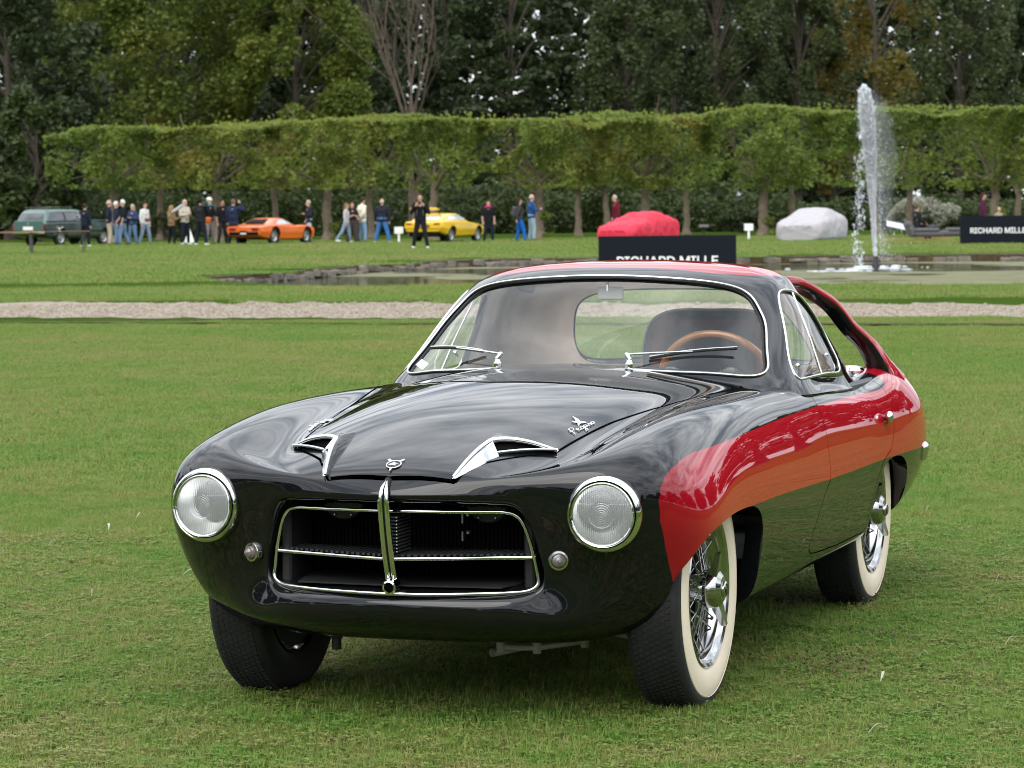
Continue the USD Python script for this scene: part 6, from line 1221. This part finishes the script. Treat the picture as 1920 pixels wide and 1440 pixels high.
def person(label, px, py, d, h=1.74, face=0.0, shirt=(.02, .02, .03), trousers=(.02, .02, .025), hair=(.05, .035, .025), skin='light', shoes=(.03, .03, .03), arms=('down', 'down'), legs=(0.0, 0.0), spread=.10, build_=1.0, sleeves=True, hat=None, female=False, coat=0.0, lean=0.0, sit=False, loc=None, scarf=None, bald=False, skirt=None, headturn=0.0, z0=0.0):
    """A standing or sitting figure. face: heading in radians (0 looks towards the camera). arms: pose per side; legs: forward swing per side."""
    k = h / 1.75; base = spot(px, py, d) if loc is None else np.array(loc, float)
    P = thing('person', label, 'person', (base[0], base[1], z0), face - math.pi / 2)     # local +x is forward
    B = build_; sh = (.195 if not female else .170) * B; hip_z, sh_z = .90, 1.43
    if sit: dz = -.48
    else: dz = 0
    up = lambda x, y, z: np.array([x + lean * max(0, z - .9), y, z + dz])
    hips = [up(0, s * .095, hip_z) for s in (1, -1)]; body, top, pants, shoe_l = [], [], [], []
    legs_j = []
    for i, s in enumerate((1, -1)):
        f = legs[i]
        if sit: kn = hips[i] + [.43, s * .04, .02]; an = kn + [.05, 0, -.42]
        else: kn = np.array([math.sin(f) * .44 + .02 + .02, s * (.095 + spread * .45), hip_z - math.cos(f) * .43]); an = np.array([math.sin(f) * .80 - max(0, -f) * .10, s * (.095 + spread * .9), .09 + max(0, -f) * .14])
        legs_j.append((hips[i], kn, an))
        body += chain([hips[i], kn, an, an + [.0, 0, -.03]], [.075 * B, .05, .038, .036]); pants += chain([hips[i] + [0, -s * .02, .02], kn, an + [0, 0, .03]], [.105 * B, .074 * B, .060])
        shoe_l.append(fuse(chain([an + [-.03, 0, -.045], an + [.08, s * .012, -.055], an + [.15, s * .02, -.062]], [.042, .042, .030]), 0, 0))
    pants += chain([up(0, .075 * B, hip_z + .07), up(0, -.075 * B, hip_z + .07)], [.115 * B, .115 * B])
    waist, chest, neck = up(0, 0, 1.08), up(.0, 0, 1.30), up(.0, 0, sh_z + .05); head = up(.02 + lean * .05, 0, sh_z + .205)
    body += chain([up(0, .06, 1.0), up(0, .08, 1.28)], [.09, .09]) + chain([up(0, -.06, 1.0), up(0, -.08, 1.28)], [.09, .09]) + chain([hips[0], up(0, .06, 1.0)], [.08, .09]) + chain([hips[1], up(0, -.06, 1.0)], [.08, .09]) + chain([chest, neck, head - [.01, 0, .09]], [.10, .055, .050]) + chain([up(0, sh - .03, sh_z - .02), up(0, -sh + .03, sh_z - .02)], [.05, .05])
    lo = hip_z + .02 - coat
    tp = [up(0, s * .075 * B, lo) for s in (1, -1)]
    for s in (1, -1): top += chain([up(0, s * .07 * B, lo), up(0.01, s * .07 * B, 1.08), up(.0, s * .085 * B, 1.30), up(-.01, s * (sh - .06), sh_z - .01)], [.118 * B, .112 * B, .118 * B, .07])
    top += chain([up(0, sh - .05, sh_z - .02), up(0, -sh + .05, sh_z - .02)], [.07, .07]) + chain([up(0, .07, 1.08), up(0, -.07, 1.08)], [.112 * B] * 2) + chain([up(0, .085, 1.28), up(0, -.085, 1.28)], [.118 * B] * 2) + chain([tp[0], tp[1]], [.118 * B] * 2) + chain([up(-.01, 0, sh_z), neck], [.085, .062])
    hands = []
    for i, s in enumerate((1, -1)):
        S = up(-.005, s * sh, sh_z - .02); pose = arms[i]
        el, wr = {'down': ((.0, s * .07, -.29), (.05, s * .06, -.54)), 'back': ((-.10, s * .07, -.27), (-.14, -s * .10, -.46)), 'fold': ((.03, s * .08, -.27), (.22, -s * .10, -.24)), 'hold': ((.02, s * .09, -.27), (.25, s * .0, -.22)), 'face': ((.16, s * .06, -.20), (.20, -s * .10, .02)), 'hips': ((-.10, s * .17, -.22), (.02, s * .02, -.42)), 'pocket': ((-.06, s * .10, -.27), (.06, s * .05, -.48)), 'brow': ((.14, s * .20, -.06), (.16, s * .02, .20)),
                  'chest': ((.05, s * .09, -.26), (.18, -s * .06, -.05)), 'point': ((.20, s * .06, -.16), (.44, s * .02, -.10)), 'fwd': ((.08, s * .06, -.27), (.30, s * .04, -.34)), 'swingf': ((.10, s * .06, -.27), (.26, s * .05, -.48)), 'swingb': ((-.14, s * .06, -.26), (-.18, s * .06, -.52)), 'lap': ((.06, s * .08, -.26), (.28, s * .0, -.38)), 'boom': ((.10, s * .12, .04), (.16, s * .04, .24))}[pose]
        E_, W_ = S + el, S + wr; body += chain([S, E_, W_], [.050, .040, .029]); top += chain([S, E_], [.066 * B, .056]) if not sleeves else chain([S, E_, W_ + (E_ - W_) * .08], [.068 * B, .056, .044])
        u = (W_ - E_) / np.linalg.norm(W_ - E_); q = np.cross(u, [0, 1.0, 0]); q /= np.linalg.norm(q) + 1e-9; w2 = np.cross(q, u)
        palm = W_ + u * .055; body += chain([W_, palm], [.027, .034])
        for j, L in enumerate((.062, .072, .068, .052)):
            a = palm + w2 * (.026 - .0175 * j) + u * .022; body += chain([a, a + u * L * .55 + q * .006, a + u * L * .85 + q * .028], [.0105, .0095, .008])
        a = W_ + u * .03 + w2 * .026; body += chain([a, a + w2 * .026 + u * .022, a + w2 * .030 + u * .056], [.012, .010, .009])
    # head with nose, chin, ears
    ct, st = math.cos(headturn), math.sin(headturn); hd = lambda x, y, z: head + np.array([x * ct - y * st, x * st + y * ct, z])
    ell = lambda c, r3: m3.Manifold.hull_points(np.array(trimesh.creation.icosphere(2, 1.0).vertices) * r3 + c)
    body += [ell(hd(-.005, 0, .025), [.094, .077, .100]), ell(hd(.025, 0, -.045), [.068, .058, .075]), ell(hd(.065, 0, -.095), [.026, .030, .024])]
    body += chain([hd(.092, 0, .015), hd(.112, 0, -.022)], [.012, .016]) + [ell(hd(-.005, s * .078, -.005), [.020, .012, .032]) for s in (1, -1)]
    bm = fuse(body, .035, 5); bm.apply_scale(k); obj('body', bm, 'skin_' + skin, P, smooth=True)
    for s in (1, -1): obj('eye', place(_hull(_SPH * .0105 * k), None, hd(.086, s * .032, .012) * k), 'tyre_plain', P)
    obj('mouth', place(_hull(_SPH * [.008 * k, .024 * k, .006 * k]), None, hd(.088, 0, -.062) * k), 'skin_mouth', P)
    tm = fuse(top, .06, 6); tm.apply_scale(k); obj('jacket' if sleeves else 'shirt', tm, cloth(shirt), P, smooth=True)
    if skirt: pm = fuse(chain([hips[0], legs_j[0][2] + [0, 0, .05]], [.13, .12]) + chain([hips[1], legs_j[1][2] + [0, 0, .05]], [.13, .12]) + chain([hips[0], hips[1]], [.13, .13]) + pants, .06, 6)
    else: pm = fuse(pants, .06, 6)
    pm.apply_scale(k); obj('trousers', pm, cloth(trousers), P, smooth=True)
    for m in shoe_l: m.apply_scale(k); obj('shoe', m, cloth(shoes), P, smooth=True)
    if not bald:
        hp = [m3.Manifold.hull_points(np.array([v for v in np.array(trimesh.creation.icosphere(2, 1.0).vertices) * [.104, .088, .108] if v[0] * .75 - v[2] * .6 < .035]) + head + [0, 0, .034])]
        if female: hp += chain([hd(-.05, 0, .05), hd(-.085, 0, -.08), hd(-.085, 0, -.20)], [.075, .07, .05])
        hm = fuse(hp, .04, 2); hm.apply_scale(k); obj('hair', hm, cloth(hair), P, smooth=True)
    else:
        hm = fuse(chain([hd(-.045, .062, .0), hd(-.082, .0, -.005), hd(-.045, -.062, .0)], [.034, .042, .034]), .03, 2); hm.apply_scale(k); obj('hair', hm, cloth(hair), P, smooth=True)
    if hat:
        hm = fuse([ell(hd(-.005, 0, .085), [.112, .098, .070])] + chain([hd(.07, .05, .065), hd(.135, .0, .05), hd(.07, -.05, .065)], [.014] * 3), .03, 2); hm.apply_scale(k); obj('cap', hm, cloth(hat), P, smooth=True)
    if scarf:
        an = np.arange(14) * 2 * np.pi / 14; q = tube(np.column_stack([neck[0] + .085 * np.cos(an), .11 * np.sin(an), np.full(14, neck[2] - .01) + .02 * np.cos(an)]) * k, .052 * k, 7, closed=True); obj('scarf', q, cloth(scarf), P, smooth=True)
    return P
pbr('skin_mouth', (.28, .09, .08), .5)
JEAN, LJEAN, KHAKI, NAVY, BLK, GREY, CREAM, WHITE = (.10, .17, .27), (.20, .27, .36), (.36, .30, .23), (.012, .016, .030), (.010, .010, .012), (.10, .10, .10), (.52, .47, .38), (.70, .70, .68)
PI = math.pi
GREYH, BRN = (.36, .35, .34), (.035, .022, .015)
def backpack(owner, label, mat, off=(-.19, 0, 1.18), sc=1.0):
    t = owner.GetAttribute('xformOp:translate').Get(); a = math.radians(owner.GetAttribute('xformOp:rotateZ').Get()); R = rz(a)
    B = thing('backpack', label, 'backpack', np.array([t[0], t[1], t[2]]) + R @ np.array(off), a)
    obj('pack', box(0, 0, 0, .17 * sc, .28 * sc, .42 * sc, .05), mat, B, smooth=35); obj('pocket', box(-.10 * sc, 0, -.08, .06, .20 * sc, .18 * sc, .025), mat, B, smooth=35)
    for s in (1, -1): obj('strap', tube(spline_pts([(.08, s * .10, .18), (.17, s * .11, .24), (.30, s * .10, .14), (.32, s * .12, -.05), (.09, s * .13, -.16)], 16), .014, 5), mat, B)
    return B
person('dark clad young man leaning on the green estate car', 160, 461, 118.5, 1.66, 2.6, NAVY, (.010, .011, .016), BRN, arms=('point', 'down'), shoes=WHITE, headturn=.3)
person('balding man in navy jumper and beige trousers, leftmost of the strolling men', 205, 460, 120.5, 1.80, 1.75, NAVY, KHAKI, GREYH, bald=True, arms=('pocket', 'pocket'), spread=.13)
person('white-haired man half hidden behind the man in beige trousers', 218, 458, 123.5, 1.74, 1.6, (.02, .024, .05), JEAN, (.65, .64, .62), arms=('down', 'down'))
person('white-haired man in dark polo and blue jeans striding left', 232, 459, 121.2, 1.80, -1.5, (.010, .012, .022), (.15, .23, .34), (.62, .61, .58), sleeves=False, arms=('down', 'swingf'), legs=(.18, -.2))
person('grey-haired woman in navy jacket and blue jeans with folded arms', 250, 458, 122.5, 1.62, -.5, (.030, .045, .10), JEAN, (.40, .35, .28), female=True, arms=('fold', 'fold'))
person('woman in white top and brown jacket with a red bag', 272, 456, 123.5, 1.70, .9, (.60, .60, .58), LJEAN, BRN, female=True, arms=('down', 'down'), legs=(.15, -.12), shoes=(.25, .08, .06))
person('sound recordist in tan vest holding up the grey boom', 322, 459, 121.5, 1.56, 2.4, (.24, .16, .08), BLK, (.30, .18, .08), arms=('boom', 'hold'), female=True)
person('tall bald man in cream jacket with folded arms', 347, 457, 121.8, 1.80, .9, CREAM, (.012, .016, .026), GREYH, bald=True, arms=('fold', 'fold'), shoes=WHITE)
cm = person('cameraman all in dark clothes seen from behind', 377, 461, 119.8, 1.82, 2.6, (.016, .016, .018), (.012, .014, .022), BLK, arms=('face', 'face'), build_=1.12, shoes=WHITE, spread=.16)
person('man in white cap, teal scarf and orange waist pouch', 393, 459, 121.8, 1.84, .9, BLK, (.23, .21, .20), GREYH, hat=(.78, .78, .76), scarf=(.03, .20, .25), arms=('hold', 'down'))
person('man in black T-shirt and sunglasses talking', 417, 457, 121.6, 1.78, .7, (.010, .010, .014), (.022, .022, .026), BRN, sleeves=False, arms=('hold', 'down'), skin='tan')
person('man in dark blue suit shading his eyes beside the orange car', 438, 457, 121.0, 1.78, 2.7, (.016, .026, .060), (.012, .013, .018), (.12, .09, .07), arms=('down', 'brow'), coat=.10, build_=1.05)
person('grey-haired man in dark blazer and light jeans behind the orange car', 580, 454, 124.5, 1.72, -1.2, (.016, .017, .026), (.30, .38, .47), GREYH, arms=('hold', 'pocket'), coat=.06)
person('woman in pale grey jacket stepping right, left of the young trio', 650, 454, 123.0, 1.58, 1.3, (.40, .39, .40), LJEAN, (.20, .11, .06), female=True, arms=('fold', 'down'), legs=(.1, -.45), shoes=WHITE)
person('woman in black waistcoat and long dark skirt, middle of the young trio', 661, 453, 123.2, 1.62, .2, (.02, .018, .02), (.055, .045, .042), (.10, .06, .035), female=True, sleeves=False, arms=('fold', 'fold'), skirt=True)
person('tall young man in cream jumper and jeans, rightmost of the young trio', 680, 452, 123.6, 1.80, 2.2, (.66, .60, .49), (.17, .26, .36), BRN, arms=('back', 'back'), coat=.06)
person('stout man in dark puffer jacket and bright blue jeans from behind', 717, 456, 121.5, 1.74, 2.9, (.018, .020, .030), (.045, .15, .36), GREYH, bald=True, arms=('down', 'down'), build_=1.16, spread=.22, shoes=(.4, .4, .42))
mb = person('man in black with white shoes holding his backpack straps', 789, 467, 103.8, 1.86, -.1, BLK, (.012, .012, .014), BRN, arms=('chest', 'chest'), shoes=(.8, .8, .8), spread=.15, legs=(.14, -.02))
backpack(mb, 'grey backpack worn by the man in black', 'grey_metal')
person('woman in black tunic with a magenta scarf beside the yellow car', 916, 454, 121.5, 1.64, .2, BLK, (.012, .018, .034), (.06, .025, .018), female=True, sleeves=False, scarf=(.42, .03, .15), arms=('down', 'down'), coat=.32, build_=1.1)
bw = person('woman in dark jacket and bright blue trousers walking', 974, 455, 121.0, 1.72, 1.9, (.040, .038, .036), (.010, .11, .42), BRN, female=True, arms=('down', 'swingb'), legs=(-.05, .22))
backpack(bw, 'black backpack with a white patch on the woman in blue trousers', 'leather_black')
person('balding man in bright blue jacket and pale jeans', 997, 454, 122.0, 1.86, 2.0, (.018, .060, .17), (.27, .36, .42), GREYH, bald=True, arms=('down', 'hold'))
person('grey-haired man in dark red jumper standing behind the red car cover', 1158, 442, 126.0, 1.80, -1.2, (.12, .010, .022), (.05, .05, .06), (.42, .38, .33), arms=('down', 'down'), lean=.12)
person('person with brown hair sitting on the left sofa seen from behind', 1719, 448, 112.2, 1.70, 2.0, (.018, .018, .020), BLK, (.10, .055, .03), sit=True, arms=('lap', 'lap'), z0=.08)
person('woman in purple vest walking behind the right-hand banner', 1843, 443, 112.5, 1.72, 1.45, (.070, .012, .045), BLK, (.05, .02, .018), female=True, arms=('down', 'down'))
person('blond child behind the right-hand banner', 1873, 443, 111.5, 1.18, .6, (.30, .25, .20), BLK, (.50, .34, .16), arms=('down', 'down'))
# things that people hold or carry
bp = at_depth(335, 390, 121.2); BM = thing('boom_microphone', 'long grey fluffy microphone on a boom above the sound recordist', 'microphone', bp, 0)
obj('windshield', tube(spline_pts([(-.26, 0, -.17), (-.1, 0, -.07), (.08, 0, .05), (.24, 0, .15)], 12), [.03, .06, .065, .068, .07, .07, .07, .07, .068, .06, .05, .02], 10), 'grey_cover', BM, smooth=True); obj('boom_pole', tube([(-.24, 0, -.16), (-.45, .05, -.55)], .012, 6), 'tyre_plain', BM)
cp = at_depth(384, 383, 119.6); VC = thing('video_camera', 'large black video camera on the cameraman shoulder', 'video camera', cp, 2.0); obj('camera_body', box(0, 0, 0, .42, .16, .20, .03), 'dark_metal', VC); obj('camera_lens', place(lathe([(0, .22), (.05, .22), (.055, .0), (.04, 0)], 16, 'x'), None, (.18, 0, 0)), 'tyre_plain', VC, smooth=35); obj('camera_handle', tube([(-.12, 0, .10), (-.10, 0, .17), (.10, 0, .17), (.12, 0, .10)], .014, 6), 'tyre_plain', VC)
wp = spot(391, 459, 121.2); WB = thing('waist_pouch', 'bright orange pouch on the man in the white cap', 'pouch', (wp[0], wp[1] - .14, .98)); obj('pouch_body', box(0, 0, 0, .26, .12, .22, .04), 'orange_paint', WB, smooth=35); obj('pouch_flap', box(0, -.065, .05, .24, .02, .10, .008), 'orange_paint', WB)
rb = spot(276, 456, 123.2); RB = thing('shoulder_bag', 'small red bag of the woman in the white top', 'bag', (rb[0] + .05, rb[1] - .2, 1.0)); obj('bag_body', box(0, 0, 0, .22, .08, .16, .03), 'leather_brown', RB, smooth=35); obj('bag_strap', tube(spline_pts([(-.1, 0, .06), (0, .05, .34), (.1, 0, .06)], 12), .008, 5), 'leather_brown', RB)
tb = spot(355, 452, 127); TB = thing('white_bag', 'white tote bag standing in the grass behind the man in cream', 'bag', (tb[0], tb[1], 0)); obj('bag_body', _hull([(x, y, z) for x, y, z in ((-.2, -.1, 0), (.2, -.1, 0), (-.22, .1, 0), (.22, .1, 0), (-.06, 0, .52), (.06, 0, .52))]), 'sign_white', TB, smooth=30); obj('bag_handle', tube(spline_pts([(-.05, 0, .5), (0, 0, .62), (.05, 0, .5)], 8), .01, 5), 'sign_white', TB)
